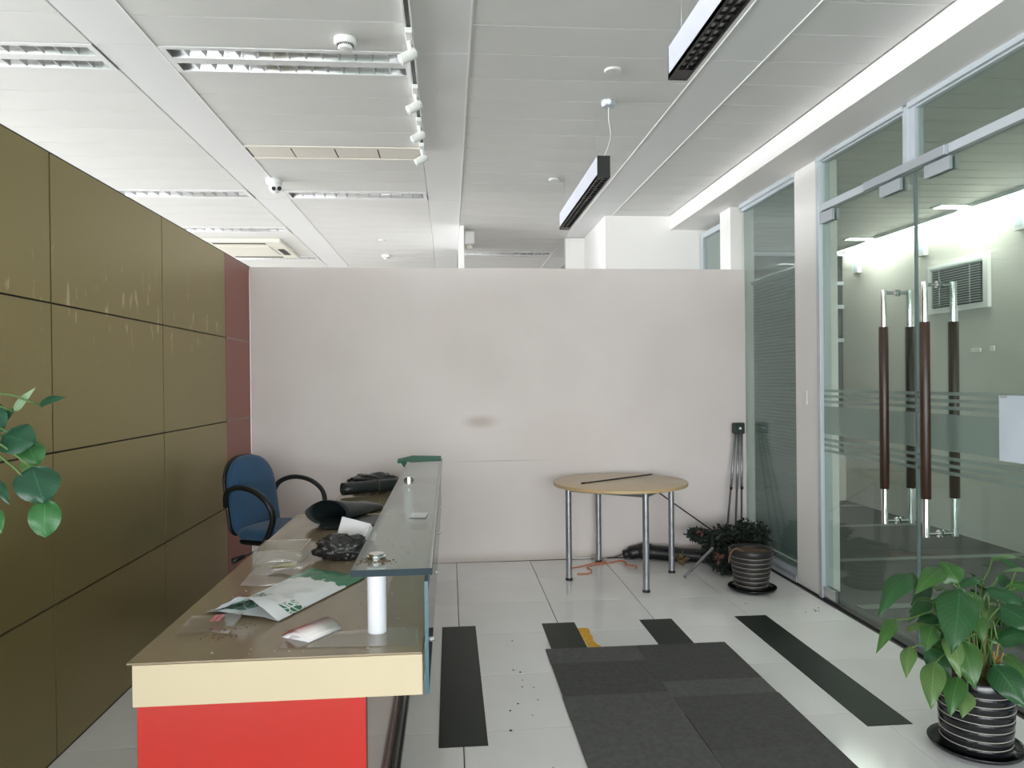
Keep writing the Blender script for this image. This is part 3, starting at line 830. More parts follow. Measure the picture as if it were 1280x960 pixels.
# ---- spotlight track
tk = thing('light_track', 'white spotlight track along the middle ceiling strip', 'track', (-0.165, 3.6, H))
tx = -0.165
v, f = join_vf([box_vf(tx-0.018, tx-0.010, 2.0, 5.22, H-0.022, H-0.002), box_vf(tx+0.010, tx+0.018, 2.0, 5.22, H-0.022, H-0.002), box_vf(tx-0.010, tx+0.010, 2.0, 5.22, H-0.006, H-0.002)])
mesh_obj('rail', v, f, M['smoke_w'], tk)
box('conductor', tx-0.010, tx+0.010, 2.0, 5.2, H-0.020, H-0.006, M['plinth'], tk)
box('end_cap', tx-0.019, tx+0.019, 5.2, 5.23, H-0.024, H-0.002, M['smoke_w'], tk)
def spot(y, label, sc_=1.0):
    z = H-0.022
    t = thing('spotlight', label, 'spotlight', (tx, y, H), group='spotlights on the ceiling track')
    box('adapter', tx-0.016, tx+0.016, y-0.09, y+0.03, z-0.026, z-0.001, M['smoke_w'], t, 0.003)
    tube('arm', smoothpath([(tx, y, z-0.02), (tx, y+0.004, z-0.045), (tx+0.008, y+0.012, z-0.07)]), 0.011, M['smoke_w'], t, 10)
    tube('knuckle', [(tx-0.012, y+0.012, z-0.075), (tx+0.026, y+0.012, z-0.075)], 0.014, M['smoke_w'], t, 12)
    a = Vector((tx+0.008, y+0.02, z-0.075)); d = Vector((-0.82, -0.12, -0.52)).normalized()
    hd = tube('head', [a-d*0.025, a-d*0.018, a+d*0.062, a+d*0.064], [0.017, 0.024, 0.025, 0.022], M['smoke_w'], t, 20)
    autosmooth(hd)
    tube('lamp_face', [a+d*0.0641, a+d*0.0655], [0.021, 0.02], M['alu'], hd, 18)
    tube('lock_ring', [(tx+0.018, y+0.012, z-0.075), (tx+0.036, y+0.012, z-0.075)], 0.008, M['alu'], t, 10)
spot(3.46, 'largest spotlight, nearest on the ceiling track')
spot(4.10, 'second spotlight along the ceiling track')
spot(4.60, 'third spotlight along the ceiling track')
spot(5.08, 'last spotlight at the far end of the track')
spot(2.84, 'spotlight cut off by the top edge of the picture')

# white emergency lamp on the partition end
el = thing('wall_lamp', 'small white emergency lamp beside the thin partition end', 'lamp', (0.225, 7.95, H-0.2))
v, f = box_vf(0.17, 0.28, 7.9, 8.0, H-0.16, H-0.02, 0.02); mesh_obj('housing', v, f, M['smoke_w'], el)
v, f = lathe_vf([(0.03, 0.0), (0.04, -0.03), (0.025, -0.05)], 16, (0.225, 7.95, H-0.16)); mesh_obj('lamp', v, f, M['cream_pl'], el, True)

# ---- reception counter
DX0, DX1, DY0, DY1 = -0.833, -0.080, 2.03, 4.17
DZ = 0.75
rc = thing('reception_counter', 'reception counter with red end, cream edge and raised glass shelf', 'counter', ((DX0+DX1)/2, 3.5, 0))
box('top', DX0, DX1, DY0+0.002, DY1, 0.718, DZ-0.004, M['desk'], rc, 0.002)
box('top', -0.712, DX1, DY1+0.008, 5.70, 0.718, DZ-0.004, M['desk'], rc, 0.002)
box('top_sheet', DX0-0.013, DX1-0.003, DY0-0.004, DY1, DZ-0.004, DZ, M['desk'], rc)
box('top_sheet', -0.712, DX1-0.003, DY1+0.01, 5.70, DZ-0.004, DZ, M['desk'], rc)
box('edge_strip', DX0, -0.70, DY1, DY1+0.012, 0.70, DZ+0.004, M['cream'], rc)
box('edge_strip', -0.70, DX1, DY1, DY1+0.010, 0.70, DZ+0.003, M['cream'], rc)
box('front_fascia', DX0, DX1, DY0-0.004, DY0+0.022, 0.634, DZ-0.006, M['cream'], rc, 0.0025)
box('side_fascia', DX1-0.02, DX1, DY0+0.022, 5.70, 0.634, DZ-0.006, M['cream'], rc)
box('end_panel', -0.823, -0.232, DY0, DY0+0.025, 0.0, 0.634, M['red'], rc, 0.002)
box('end_panel_edge', -0.232, -0.2305, DY0+0.001, DY0+0.025, 0.0, 0.634, M['plinth'], rc)
box('side_panel', -0.262, -0.236, DY0+0.026, 5.68, 0.0, 0.634, M['side'], rc)
box('rear_end_panel', -0.70, -0.236, 5.655, 5.68, 0.0, 0.70, M['side'], rc)
v, f = join_vf([box_vf(-0.236, -0.226, DY0+0.03, 5.68, 0.0, 0.055), box_vf(-0.226, -0.212, DY0+0.03, 5.68, 0.0, 0.012), box_vf(-0.212, -0.200, DY0+0.03, 5.68, 0, 0.03)])
mesh_obj('plinth', v, f, M['plinth'], rc)
box('plinth_bead', -0.224, -0.214, DY0+0.03, 5.68, 0.012, 0.02, M['alu'], rc)
# vertical glass screen with dark edge, on stand-off studs
def glass_box(name, x0, x1, y0, y1, z0, z1, mface, medge, flat_axis, parent):
    v, f = box_vf(x0, x1, y0, y1, z0, z1)
    ax = {'x': (0, 1), 'y': (2, 3), 'z': (4, 5)}[flat_axis]
    return mesh_obj(name, v, f, None, parent, False, [mface, medge], [0 if i in ax else 1 for i in range(6)])
glass_box('glass_screen', -0.073, -0.063, 2.02, 5.05, 0.638, 0.941, M['glass_clear'], M['glass_edge_b'], 'x', rc)
for y in (2.30, 3.10, 3.90, 4.70):
    for z in (0.69,):
        v, f = tube_vf([(-0.0795, y, z), (-0.054, y, z)], 0.007, 14); mesh_obj('stud', v, f, M['chrome'], rc, True)
sh = glass_box('glass_shelf', -0.275, -0.053, 2.078, 5.04, 0.943, 0.962, M['glass_shelf'], M['glass_edge'], 'z', rc)
for y in (2.205, 3.95):
    v, f = tube_vf([(-0.217, y, DZ), (-0.217, y, 0.942)], 0.0275, 28); p = mesh_obj('shelf_post', v, f, M['postw'], rc, True); autosmooth(p)
    v, f = join_vf([tube_vf([(-0.217, y, 0.963), (-0.217, y, 0.971)], 0.027, 24), tube_vf([(-0.217, y, 0.971), (-0.217, y, 0.979)], 0.022, 24)])
    q = mesh_obj('cap', v, f, M['chrome'], p, True); autosmooth(q)

# ---- things on the counter
# white and green plastic bag
def bag_mat():
    m = bpy.data.materials.new('white_green_bag'); m.use_nodes = True
    nt = m.node_tree; N = nt.nodes; L = nt.links; b = N['Principled BSDF']
    b.inputs['Roughness'].default_value = 0.35
    uv = N.new('ShaderNodeUVMap')
    sx = N.new('ShaderNodeSeparateXYZ'); L.new(uv.outputs[0], sx.inputs[0])
    n = N.new('ShaderNodeTexNoise'); n.inputs['Scale'].default_value = 9; L.new(uv.outputs[0], n.inputs['Vector'])
    ad = N.new('ShaderNodeMath'); ad.operation = 'MULTIPLY_ADD'; ad.inputs[1].default_value = 0.22; L.new(n.outputs['Fac'], ad.inputs[0]); L.new(sx.outputs['X'], ad.inputs[2])
    g1 = N.new('ShaderNodeMath'); g1.operation = 'GREATER_THAN'; g1.inputs[1].default_value = 0.83; L.new(ad.outputs[0], g1.inputs[0])
    # scroll print near the mouth of the bag
    wv = N.new('ShaderNodeTexVoronoi'); wv.feature = 'DISTANCE_TO_EDGE'; wv.inputs['Scale'].default_value = 16; L.new(uv.outputs[0], wv.inputs['Vector'])
    th = N.new('ShaderNodeMath'); th.operation = 'GREATER_THAN'; th.inputs[1].default_value = 0.09; L.new(wv.outputs['Distance'], th.inputs[0])
    def band(sock, a, b_):
        p = N.new('ShaderNodeMath'); p.operation = 'COMPARE'; p.inputs[1].default_value = (a+b_)/2; p.inputs[2].default_value = (b_-a)/2; L.new(sock, p.inputs[0]); return p.outputs[0]
    def mul(a, b_):
        p = N.new('ShaderNodeMath'); p.operation = 'MULTIPLY'; L.new(a, p.inputs[0]); L.new(b_, p.inputs[1]); return p.outputs[0]
    q1 = mul(mul(band(sx.outputs['X'], 0.06, 0.33), band(sx.outputs['Y'], 0.60, 0.97)), th.outputs[0])
    q2 = mul(mul(band(sx.outputs['X'], 0.12, 0.27), band(sx.outputs['Y'], 0.0, 0.20)), th.outputs[0])
    mx = N.new('ShaderNodeMath'); mx.operation = 'MAXIMUM'; L.new(q1, mx.inputs[0]); L.new(q2, mx.inputs[1])
    mx2 = N.new('ShaderNodeMath'); mx2.operation = 'MAXIMUM'; L.new(mx.outputs[0], mx2.inputs[0]); L.new(g1.outputs[0], mx2.inputs[1])
    c = mixnode(N, L, mx2.outputs[0], srgb(240, 242, 244), srgb(16, 120, 78))
    L.new(c, b.inputs['Base Color'])
    return m
M['bag'] = bag_mat()
A, Bf, Cc, D_ = Vector((-0.745, 2.43, 0)), Vector((-0.525, 2.325, 0)), Vector((-0.316, 2.815, 0)), Vector((-0.545, 2.975, 0))
bag = thing('plastic_bag', 'flattened white and green plastic bag on the counter', 'bag', (-0.53, 2.62, DZ))
nu, nv = 34, 16
def bag_sheet(top):
    V = []; F = []; UV = []
    for i in range(nu+1):
        for j in range(nv+1):
            u, w = i/nu, j/nv
            p = (A*(1-w)*0+Bf*0)
            lo = Bf.lerp(Cc, u); hi = A.lerp(D_, u); p = lo.lerp(hi, w)
            # pulled-out corner of the mouth
            if u < 0.15: p += (A-Bf).normalized()*(0.15-u)*0.25*w + Vector((-0.02, -0.05, 0))*(0.15-u)*(math.sin(w*math.pi))
            edge = min(w, 1-w, (1-u)*2.2)*5
            edge = min(1, max(0, edge))
            hgt = 0.004+0.016*edge*(0.6+0.8*abs(noise.noise(Vector((p.x*9, p.y*9, 2)))))+0.006*noise.noise(Vector((p.x*28, p.y*28, 1)))*edge
            mouth = max(0, 1-u/0.34)
            if top: hgt += 0.050*mouth*math.sin(min(1, w*1.15)*math.pi)**1.5
            else: hgt = 0.002+0.010*mouth*edge
            V.append((p.x, p.y, DZ+0.001+max(0.001, hgt))); UV.append((u, w))
    for i in range(nu):
        for j in range(nv):
            a = i*(nv+1)+j; F.append((a, a+nv+1, a+nv+2, a+1))
    return V, F, UV
for top, nm in ((True, 'top_film'), (False, 'bottom_film')):
    V, F, UV = bag_sheet(top)
    o = mesh_obj(nm, V, F, M['bag'], bag, True)
    ul = o.data.uv_layers.new(name='UVMap')
    for lp in o.data.loops: ul.data[lp.index].uv = UV[lp.vertex_index]
# folded brochure
br = thing('folded_leaflet', 'folded white leaflet with a red cover on the counter', 'leaflet', (-0.41, 2.22, DZ))
P0, P1, P2, P3 = Vector((-0.485, 2.183, 0)), Vector((-0.398, 2.130, 0)), Vector((-0.325, 2.238, 0)), Vector((-0.405, 2.325, 0))
def leaf_strip(name, h0, h1, m, eps):
    V = []; F = []
    n = 10
    for i in range(n+1):
        w = i/n
        a = P0.lerp(P1, w); b_ = P3.lerp(P2, w)
        h = h0+h1*math.sin(math.pi*w)
        V += [(a.x, a.y, DZ+h+eps), (b_.x, b_.y, DZ+h*0.8+eps)]
    for i in range(n): F.append((2*i, 2*i+2, 2*i+3, 2*i+1))
    o = mesh_obj(name, V, F, m, br, True)
    s = o.modifiers.new('t', 'SOLIDIFY'); s.thickness = 0.0008
    return o
leaf_strip('back_page', 0.001, 0.001, M['paper'], 0.0006)
leaf_strip('inner_page', 0.003, 0.012, M['paper'], 0.0006)
def leaflet_mat():
    m = mat('leaflet_cover', srgb(230, 225, 224), 0.3)
    nt = m.node_tree; N = nt.nodes; L = nt.links; b = N['Principled BSDF']
    g = N.new('ShaderNodeNewGeometry'); vm = N.new('ShaderNodeVectorMath'); vm.operation = 'DOT_PRODUCT'
    d = Vector((0.49, 0.87, 0)); acr = Vector((0.84, -0.54, 0))
    L.new(g.outputs['Position'], vm.inputs[0]); vm.inputs[1].default_value = acr
    base = P0.dot(acr)
    mr = N.new('ShaderNodeMapRange'); mr.inputs['From Min'].default_value = base+0.040; mr.inputs['From Max'].default_value = base+0.082
    L.new(vm.outputs['Value'], mr.inputs['Value'])
    L.new(mixnode(N, L, mr.outputs[0], srgb(138, 52, 44), srgb(232, 226, 224)), b.inputs['Base Color'])
    return m
M['leaflet'] = leaflet_mat()
leaf_strip('cover', 0.006, 0.022, M['leaflet'], 0.001)

def sheet(name, pts, z, m, label, cat, curl=0.01, n=8, seed=1, group=None):
    """a limp sheet spanning four corners"""
    a, b_, c, d = [Vector((p[0], p[1], 0)) for p in pts]
    ctr = (a+b_+c+d)/4
    V = []; F = []
    for i in range(n+1):
        for j in range(n+1):
            u, w = i/n, j/n
            p = a.lerp(d, u).lerp(b_.lerp(c, u), w)
            e = abs(u-0.5)*2; e2 = abs(w-0.5)*2
            h = curl*(0.35*max(e, e2)**3+0.5*(0.5+noise.noise(Vector((p.x*11+seed, p.y*11, seed)))))
            V.append((p.x-ctr.x, p.y-ctr.y, max(0.0006, h)))
    for i in range(n):
        for j in range(n):
            q = i*(n+1)+j; F.append((q, q+n+1, q+n+2, q+1))
    o = mesh_obj(name, V, F, m, None, True)
    o.location = (ctr.x, ctr.y, z)
    return tag(o, label, cat, group)
o = sheet('clear_film', [(-0.79, 2.215), (-0.80, 2.385), (-0.645, 2.40), (-0.64, 2.205)], DZ, M['film'], 'clear plastic film with a red printed patch near the counter front', 'plastic film', 0.02)
for k in range(3):
    for q in range(2):
        v, f = box_vf(-0.725+q*0.016-0.0, -0.713+q*0.016, 2.315+k*0.022, 2.332+k*0.022, DZ+0.0145, DZ+0.0152)
        o2 = mesh_obj('printed_mark', [(a-o.location.x, b_-o.location.y, c-o.location.z) for a, b_, c in v], f, bpy.data.materials.get('pink_print') or mat('pink_print', srgb(222, 120, 130), 0.5))
        o2.parent = o
sheet('clear_film', [(-0.75, 2.735), (-0.765, 3.05), (-0.556, 3.07), (-0.60, 2.72)], DZ, M['film'], 'translucent plastic sheet lying behind the white and green bag', 'plastic film', 0.012, seed=5)
sheet('clear_film', [(-0.47, 2.09), (-0.46, 2.20), (-0.10, 2.23), (-0.095, 2.07)], DZ, M['film'], 'crinkled clear film around the front shelf post', 'plastic film', 0.006, seed=9)
cb = thing('clear_box', 'clear open plastic box at the left edge of the counter', 'box', (-0.69, 3.17, DZ))
bx0, bx1, by0, by1, bz = -0.79, -0.60, 3.07, 3.28, DZ+0.055
for nm, a in (('side', (bx0, bx0+0.003, by0, by1)), ('side', (bx1-0.003, bx1, by0, by1)), ('side', (bx0+0.003, bx1-0.003, by0, by0+0.003)), ('side', (bx0+0.003, bx1-0.003, by1-0.003, by1))):
    box(nm, a[0], a[1], a[2], a[3], DZ+0.002, bz, M['acrylic'], cb)
box('bottom', bx0, bx1, by0, by1, DZ+0.0005, DZ+0.002, M['acrylic'], cb)
box('side_label', bx0-0.001, bx0, by0+0.02, by0+0.10, DZ+0.01, bz-0.008, M['paper'], cb)
sheet('paper_scrap', [(-0.70, 2.92), (-0.70, 2.96), (-0.60, 2.98), (-0.60, 2.93)], DZ+0.012, mat('yellow_scrap', srgb(196, 190, 158), 0.6), 'small yellowish scrap on the translucent sheet', 'scrap', 0.02, 4)

def crumple(name, c, r, m, label, cat, seed, ns=4.0, amp=0.36, sub=5, group=None):
    bm = bmesh.new(); bmesh.ops.create_icosphere(bm, subdivisions=sub, radius=1.0)
    for v in bm.verts:
        n = v.co.normalized()
        d = 1+amp*(noise.noise(n*ns*0.5+Vector((seed, 0, 0)))+0.5*abs(noise.noise(n*ns+Vector((0, seed, 0))))+0.45*abs(noise.noise(n*ns*2.0+Vector((0, 0, seed))))+0.22*abs(noise.noise(n*ns*4.5+Vector((seed, 0, seed)))))
        q = n*d
        v.co = Vector((q.x*r[0], q.y*r[1], max(0.0, (q.z+0.75)*r[2])))
    me = bpy.data.meshes.new(name); bm.to_mesh(me); bm.free(); me.materials.append(m)
    for p in me.polygons: p.use_smooth = True
    o = bpy.data.objects.new(name, me); COL.objects.link(o); o.location = c
    return tag(o, label, cat, group)
crumple('bin_bag', (-0.445, 3.15, DZ), (0.105, 0.07, 0.050), M['binbag'], 'crumpled black plastic bag in front of the white card', 'bag', 3.3, 5.0)
crumple('bin_bag', (-0.53, 5.34, DZ), (0.15, 0.11, 0.045), M['darkgreen_pl'], 'crumpled dark plastic behind the rolled black sheet', 'bag', 8.1, 5.0)
# white folded card leaning against the bag
cd = thing('white_card', 'white folded card leaning behind the crumpled black bag', 'card', (-0.44, 3.27, DZ))
v = [(-0.505, 3.22, DZ+0.001), (-0.375, 3.20, DZ+0.03), (-0.352, 3.33, DZ+0.105), (-0.478, 3.36, DZ+0.135), (-0.375, 3.20, DZ+0.03), (-0.345, 3.21, DZ+0.001), (-0.325, 3.33, DZ+0.06), (-0.352, 3.33, DZ+0.105)]
o = mesh_obj('card_face', v[:4], [(0, 1, 2, 3)], M['paper'], cd); o.modifiers.new('t', 'SOLIDIFY').thickness = 0.001
o = mesh_obj('folded_flap', v[4:], [(0, 1, 2, 3)], M['paper'], cd); o.modifiers.new('t', 'SOLIDIFY').thickness = 0.001
# open black sack (cone) with a flat flap
sk = thing('black_sack', 'open dark plastic sack tapering towards the glass shelf', 'sack', (-0.6, 4.05, DZ))
V = []; F = []
n = 28; K = 12
ax0, ax1 = Vector((-0.635, 3.92, 0)), Vector((-0.385, 4.36, 0))
for k in range(K+1):
    t = k/K; c = ax0.lerp(ax1, t); s = Vector((0.80, 0.10, 0)) ; s.normalize()
    rad = 0.10*(1-t)**0.75+0.004; hz_ = 0.050*(1-t)**0.6+0.003
    for i in range(n):
        a = 2*math.pi*i/n
        wob = 1+0.12*noise.noise(Vector((math.cos(a)*1.5, math.sin(a)*1.5, t*3)))
        x = c+s*math.cos(a)*rad*wob
        z = DZ+0.002+hz_*(1+math.sin(a))*wob
        x = x+Vector((0.02, -0.05, 0))*(math.sin(a)*(1-t))*-0.8
        V.append((x.x, x.y, max(DZ+0.001, z)))
for k in range(K):
    for i in range(n):
        j = (i+1) % n; F.append((k*n+i, k*n+j, (k+1)*n+j, (k+1)*n+i))
o = mesh_obj('sack_body', V, F, M['darkgreen_pl'], sk, True); o.modifiers.new('t', 'SOLIDIFY').thickness = 0.0015
V = []; F = []
for i in range(9):
    for j in range(7):
        u, w = i/8, j/6
        x = -0.66+0.30*u; y = 3.70+0.30*w+0.10*u
        if (u-0.5)**2*4+(w-0.6)**2 > 1.1: pass
        y -= -0.14*abs(u-0.45)**1.5*(1-w)
        V.append((x, y, DZ+0.002+0.012*(0.5+noise.noise(Vector((u*4, w*4, 5))))))
for i in range(8):
    for j in range(6):
        a = i*7+j; F.append((a, a+7, a+8, a+1))
mesh_obj('flap', V, F, M['darkgreen_pl'], sk, True)
# rolled black sheet with a tie
rl = thing('rolled_sheet', 'rolled black plastic sheet tied with a string', 'roll', (-0.52, 4.95, DZ))
a0, a1 = Vector((-0.685, 4.83, DZ+0.046)), Vector((-0.33, 5.02, DZ+0.046))
V = []; F = []
dirv = (a1-a0).normalized(); sd = dirv.cross(Vector((0, 0, 1))).normalized()
NS = 60; KL = 8
for k in range(KL+1):
    c = a0.lerp(a1, k/KL)
    for i in range(NS+1):
        a = 2*math.pi*2.6*i/NS; r = 0.018+0.026*i/NS
        r *= 1+0.03*noise.noise(Vector((k*0.8, i*0.2, 3)))
        V.append(tuple(c+sd*math.cos(a)*r+Vector((0, 0, 1))*math.sin(a)*r))
for k in range(KL):
    for i in range(NS):
        b0 = k*(NS+1)+i; F.append((b0, b0+1, b0+NS+2, b0+NS+1))
o = mesh_obj('roll', V, F, M['darkgreen_pl'], rl, True); o.modifiers.new('t', 'SOLIDIFY').thickness = 0.002
c = a0.lerp(a1, 0.58)
ring = [c+sd*math.cos(2*math.pi*i/20)*0.047+Vector((0, 0, 1))*math.sin(2*math.pi*i/20)*0.047 for i in range(21)]
tube('tie_string', ring, 0.003, M['tan'], rl, 6)
tube('tie_string', smoothpath([c+Vector((0.13, 0.08, 0.05)), c+Vector((0.15, 0.0, 0.03)), c+Vector((0.18, -0.05, -0.03)), c+Vector((0.21, -0.02, -0.04))]), 0.002, M['green_cloth'], rl, 6)
tag(box('brown_board', -0.36, -0.10, 5.42, 5.62, DZ, DZ+0.012, M['brown_red'], None, 0.002), 'small brown board at the far end of the counter', 'board')
# green folded card at the far end of the glass shelf
gc = thing('green_card', 'folded teal green card hanging over the far end of the glass shelf', 'card', (-0.2, 4.98, 0.962))
zc = 0.9635
v = [(-0.345, 4.93, zc-0.008), (-0.285, 4.90, zc+0.002), (-0.062, 4.93, zc+0.004), (-0.060, 5.03, zc+0.016), (-0.25, 5.03, zc+0.022), (-0.345, 5.00, zc+0.004)]
o = mesh_obj('sheet', v, [(0, 1, 5), (1, 2, 3, 4), (1, 4, 5)], M['green_cloth'], gc); o.modifiers.new('t', 'SOLIDIFY').thickness = 0.012
v = [(-0.325, 4.94, zc-0.012), (-0.282, 4.93, zc-0.012), (-0.282, 4.95, zc-0.075)]
o = mesh_obj('hanging_corner', v, [(0, 1, 2)], M['green_cloth'], gc); o.modifiers.new('t', 'SOLIDIFY').thickness = 0.002
sheet('small_card', [(-0.158, 2.845), (-0.151, 2.945), (-0.086, 2.955), (-0.095, 2.835)], 0.9622, M['paper'], 'small white card lying on the glass shelf', 'card', 0.004, 3)
def crumbs(name, spots, m, label, seed, lo=0.002, hi=0.005):
    R = random.Random(seed); parts = []
    for (x, y, z, sx, sy, n) in spots:
        for _ in range(n):
            px, py = x+R.gauss(0, sx), y+R.gauss(0, sy); s = R.uniform(lo, hi)
            a = R.uniform(0, 6.28); c, d = math.cos(a)*s, math.sin(a)*s
            parts.append(([(px+c, py+d, z), (px-d, py+c*0.7, z), (px-c*1.2, py-d, z), (px+d, py-c*0.8, z), (px, py, z+s*0.8)], [(0, 1, 4), (1, 2, 4), (2, 3, 4), (3, 0, 4), (3, 2, 1, 0)]))
    v, f = join_vf(parts)
    o = mesh_obj(name, v, f, m); o['kind'] = 'stuff'
    return tag(o, label, 'debris')
crumbs('debris_crumbs', [(-0.67, 2.225, DZ+0.0162, 0.018, 0.012, 14), (-0.66, 2.21, DZ, 0.03, 0.015, 34), (-0.63, 2.30, DZ, 0.03, 0.02, 10)], M['crumb'], 'small heap of brown crumbs beside the printed film', 11)
crumbs('debris_crumbs', [(-0.70, 2.60, DZ, 0.03, 0.1, 8), (-0.3, 2.2, DZ, 0.12, 0.06, 22), (-0.45, 2.09, DZ, 0.15, 0.02, 8), (-0.25, 2.45, DZ, 0.08, 0.15, 12)], M['soft_white'], 'pale crumbs scattered over the counter top', 12, 0.002, 0.006)
crumbs('debris_crumbs', [(-0.217, 2.17, 0.9622, 0.035, 0.02, 60)], M['crumb'], 'brown crumbs on the glass shelf around the front post', 13, 0.002, 0.005)
crumbs('debris_crumbs', [(-0.18, 2.3, 0.9622, 0.05, 0.12, 8)], M['soft_white'], 'few white specks on the glass shelf', 14, 0.002, 0.005)

# ---- blue office chair
ch = thing('office_chair', 'blue fabric office chair with black arms behind the counter', 'chair', (-1.11, 4.98, 0), 0.0, local=True)
fa = math.atan2(-0.42, 0.9)
ch.rotation_euler = (0, 0, fa)
# local frame: +x forward, +y left
def pad(name, outline, thick, place, m, parent, dome=0.012, sub=2):
    n = len(outline); V = []; F = []
    cx_ = sum(p[0] for p in outline)/n; cy_ = sum(p[1] for p in outline)/n
    rings = [(0.94, -thick/2), (1.0, -thick*0.28), (1.0, thick*0.28), (0.93, thick/2), (0.6, thick/2+dome*0.8)]
    for s, h in rings:
        for p in outline: V.append(place(cx_+(p[0]-cx_)*s, cy_+(p[1]-cy_)*s, h))
    for k in range(len(rings)-1):
        for i in range(n):
            j = (i+1) % n; F.append((k*n+i, k*n+j, (k+1)*n+j, (k+1)*n+i))
    V.append(place(cx_, cy_, thick/2+dome)); V.append(place(cx_, cy_, -thick/2))
    e = (len(rings)-1)*n
    for i in range(n):
        j = (i+1) % n
        F.append((e+i, e+j, len(V)-2)); F.append((j, i, len(V)-1))
    o = mesh_obj(name, V, F, m, parent, True)
    sb = o.modifiers.new('s', 'SUBSURF'); sb.levels = 1; sb.render_levels = 1
    return o
def rr(w, h, r, top=1.0, n=6):
    pts = []
    for cx_, cy_, a0 in ((w/2-r, -h/2+r, -90), (w/2-r, h/2-r*top, 0), (-w/2+r, h/2-r*top, 90), (-w/2+r, -h/2+r, 180)):
        rt = r*top if cy_ > 0 else r
        ccx = math.copysign(w/2-(r if cy_ < 0 else min(w/2, r*top)), cx_)
        for k in range(n+1):
            a = math.radians(a0+90*k/n)
            pts.append((ccx+(min(w/2, r*top) if cy_ > 0 else r)*math.cos(a), cy_+rt*math.sin(a)))
    return pts
tilt = math.radians(9)
def back_place(u, w, h):   # u: sideways, w: up, h: forward
    x = -0.20+h-0.10*(0.25-(u*1.0)**2)*0.4; z = 0.755+w
    return (x-(w)*math.sin(tilt), u, z)
pad('backrest', rr(0.44, 0.50, 0.07, 2.6), 0.06, back_place, M['blue'], ch)
pad('back_shell', rr(0.45, 0.51, 0.07, 2.6), 0.025, lambda u, w, h: back_place(u, w, h-0.036), M['black'], ch, 0.0)
pad('seat', rr(0.47, 0.46, 0.10, 1.0), 0.075, lambda u, w, h: (0.04+w, u, 0.525+h), M['blue'], ch)
pad('seat_shell', rr(0.46, 0.45, 0.10, 1.0), 0.03, lambda u, w, h: (0.04+w, u, 0.475+h), M['black'], ch, 0.0)
for s in (-1, 1):
    tube('armrest', smoothpath([(-0.235, s*0.225, 0.70), (-0.20, s*0.255, 0.79), (-0.10, s*0.275, 0.83), (0.03, s*0.285, 0.815), (0.13, s*0.285, 0.75), (0.16, s*0.27, 0.66), (0.12, s*0.255, 0.56), (0.06, s*0.235, 0.475)]), 0.0205, M['black'], ch, 12, 0.75)
tube('back_bracket', smoothpath([(-0.255, 0, 0.72), (-0.26, 0, 0.55), (-0.20, 0, 0.47), (-0.02, 0, 0.445)]), 0.03, M['black'], ch, 10, 0.5)
box('mechanism', -0.08, 0.12, -0.08, 0.08, 0.415, 0.465, M['black'], ch, 0.006)
lv = tube('lever', [(0.03, -0.06, 0.445), (-0.02, -0.20, 0.43), (-0.06, -0.285, 0.405)], 0.006, M['black'], ch, 8)
tube('lever_knob', [(-0.055, -0.275, 0.408), (-0.085, -0.345, 0.39)], [0.012, 0.017], M['black'], lv, 10)
tube('gas_column', [(0.02, 0, 0.09), (0.02, 0, 0.24), (0.02, 0, 0.2401), (0.02, 0, 0.42)], [0.028, 0.028, 0.018, 0.018], M['black_metal'], ch, 16)
for k in range(5):
    a = 2*math.pi*k/5+0.3
    ex, ey = 0.02+0.29*math.cos(a), 0.29*math.sin(a)
    lg = tube('base_leg', [(0.02, 0, 0.11), (0.02+0.15*math.cos(a), 0.15*math.sin(a), 0.10), (ex, ey, 0.075)], [0.028, 0.024, 0.018], M['black'], ch, 10)
    nx, ny = -math.sin(a), math.cos(a)
    v, f = join_vf([tube_vf([(ex+nx*s*0.008, ey+ny*s*0.008, 0.0262), (ex+nx*s*0.026, ey+ny*s*0.026, 0.0262)], 0.026, 14) for s in (-1, 1)]+[tube_vf([(ex, ey, 0.03), (ex, ey, 0.075)], 0.007, 8)])
    mesh_obj('caster', v, f, M['black'], lg, True)

# ---- round table
tcx, tcy = 1.268, 5.54
rt = thing('round_table', 'round beech table with four grey tube legs by the back wall', 'table', (tcx, tcy, 0))
v, f = lathe_vf([(0.497, 0.690), (0.5, 0.692), (0.5, 0.712), (0.497, 0.714)], 72, (tcx, tcy, 0))
fm = [1]*(72*3)+[0, 0]
o = mesh_obj('tabletop', v, f, None, rt, False, [M['wood_top'], M['wood_edge']], fm); autosmooth(o)
leg_xy = [(0.866, 5.478), (1.19, 5.985), (1.347, 5.103), (1.674, 5.590)]
for (x, y) in leg_xy:
    lg = tube('leg', [(x, y, 0.018), (x, y, 0.689)], 0.0225, M['steel'], rt, 18); autosmooth(lg)
    ft = tube('foot', [(x, y, 0.0005), (x, y, 0.014), (x, y, 0.018)], [0.027, 0.027, 0.022], M['black'], lg, 18); autosmooth(ft)
for a, b_ in ((0, 1), (1, 3), (3, 2), (2, 0)):
    p, q = Vector((*leg_xy[a], 0.672)), Vector((*leg_xy[b_], 0.672))
    d = (q-p).normalized()*0.022; nrm = Vector((-d.y, d.x, 0)).normalized()*0.011
    V = []
    for c in (p+d, q-d):
        for s in (-1, 1):
            for z in (-0.016, 0.016): V.append(tuple(c+nrm*s+Vector((0, 0, z))))
    mesh_obj('rail', V, [(0, 1, 3, 2), (4, 6, 7, 5), (0, 4, 5, 1), (2, 3, 7, 6), (0, 2, 6, 4), (1, 5, 7, 3)], M['steel'], rt)
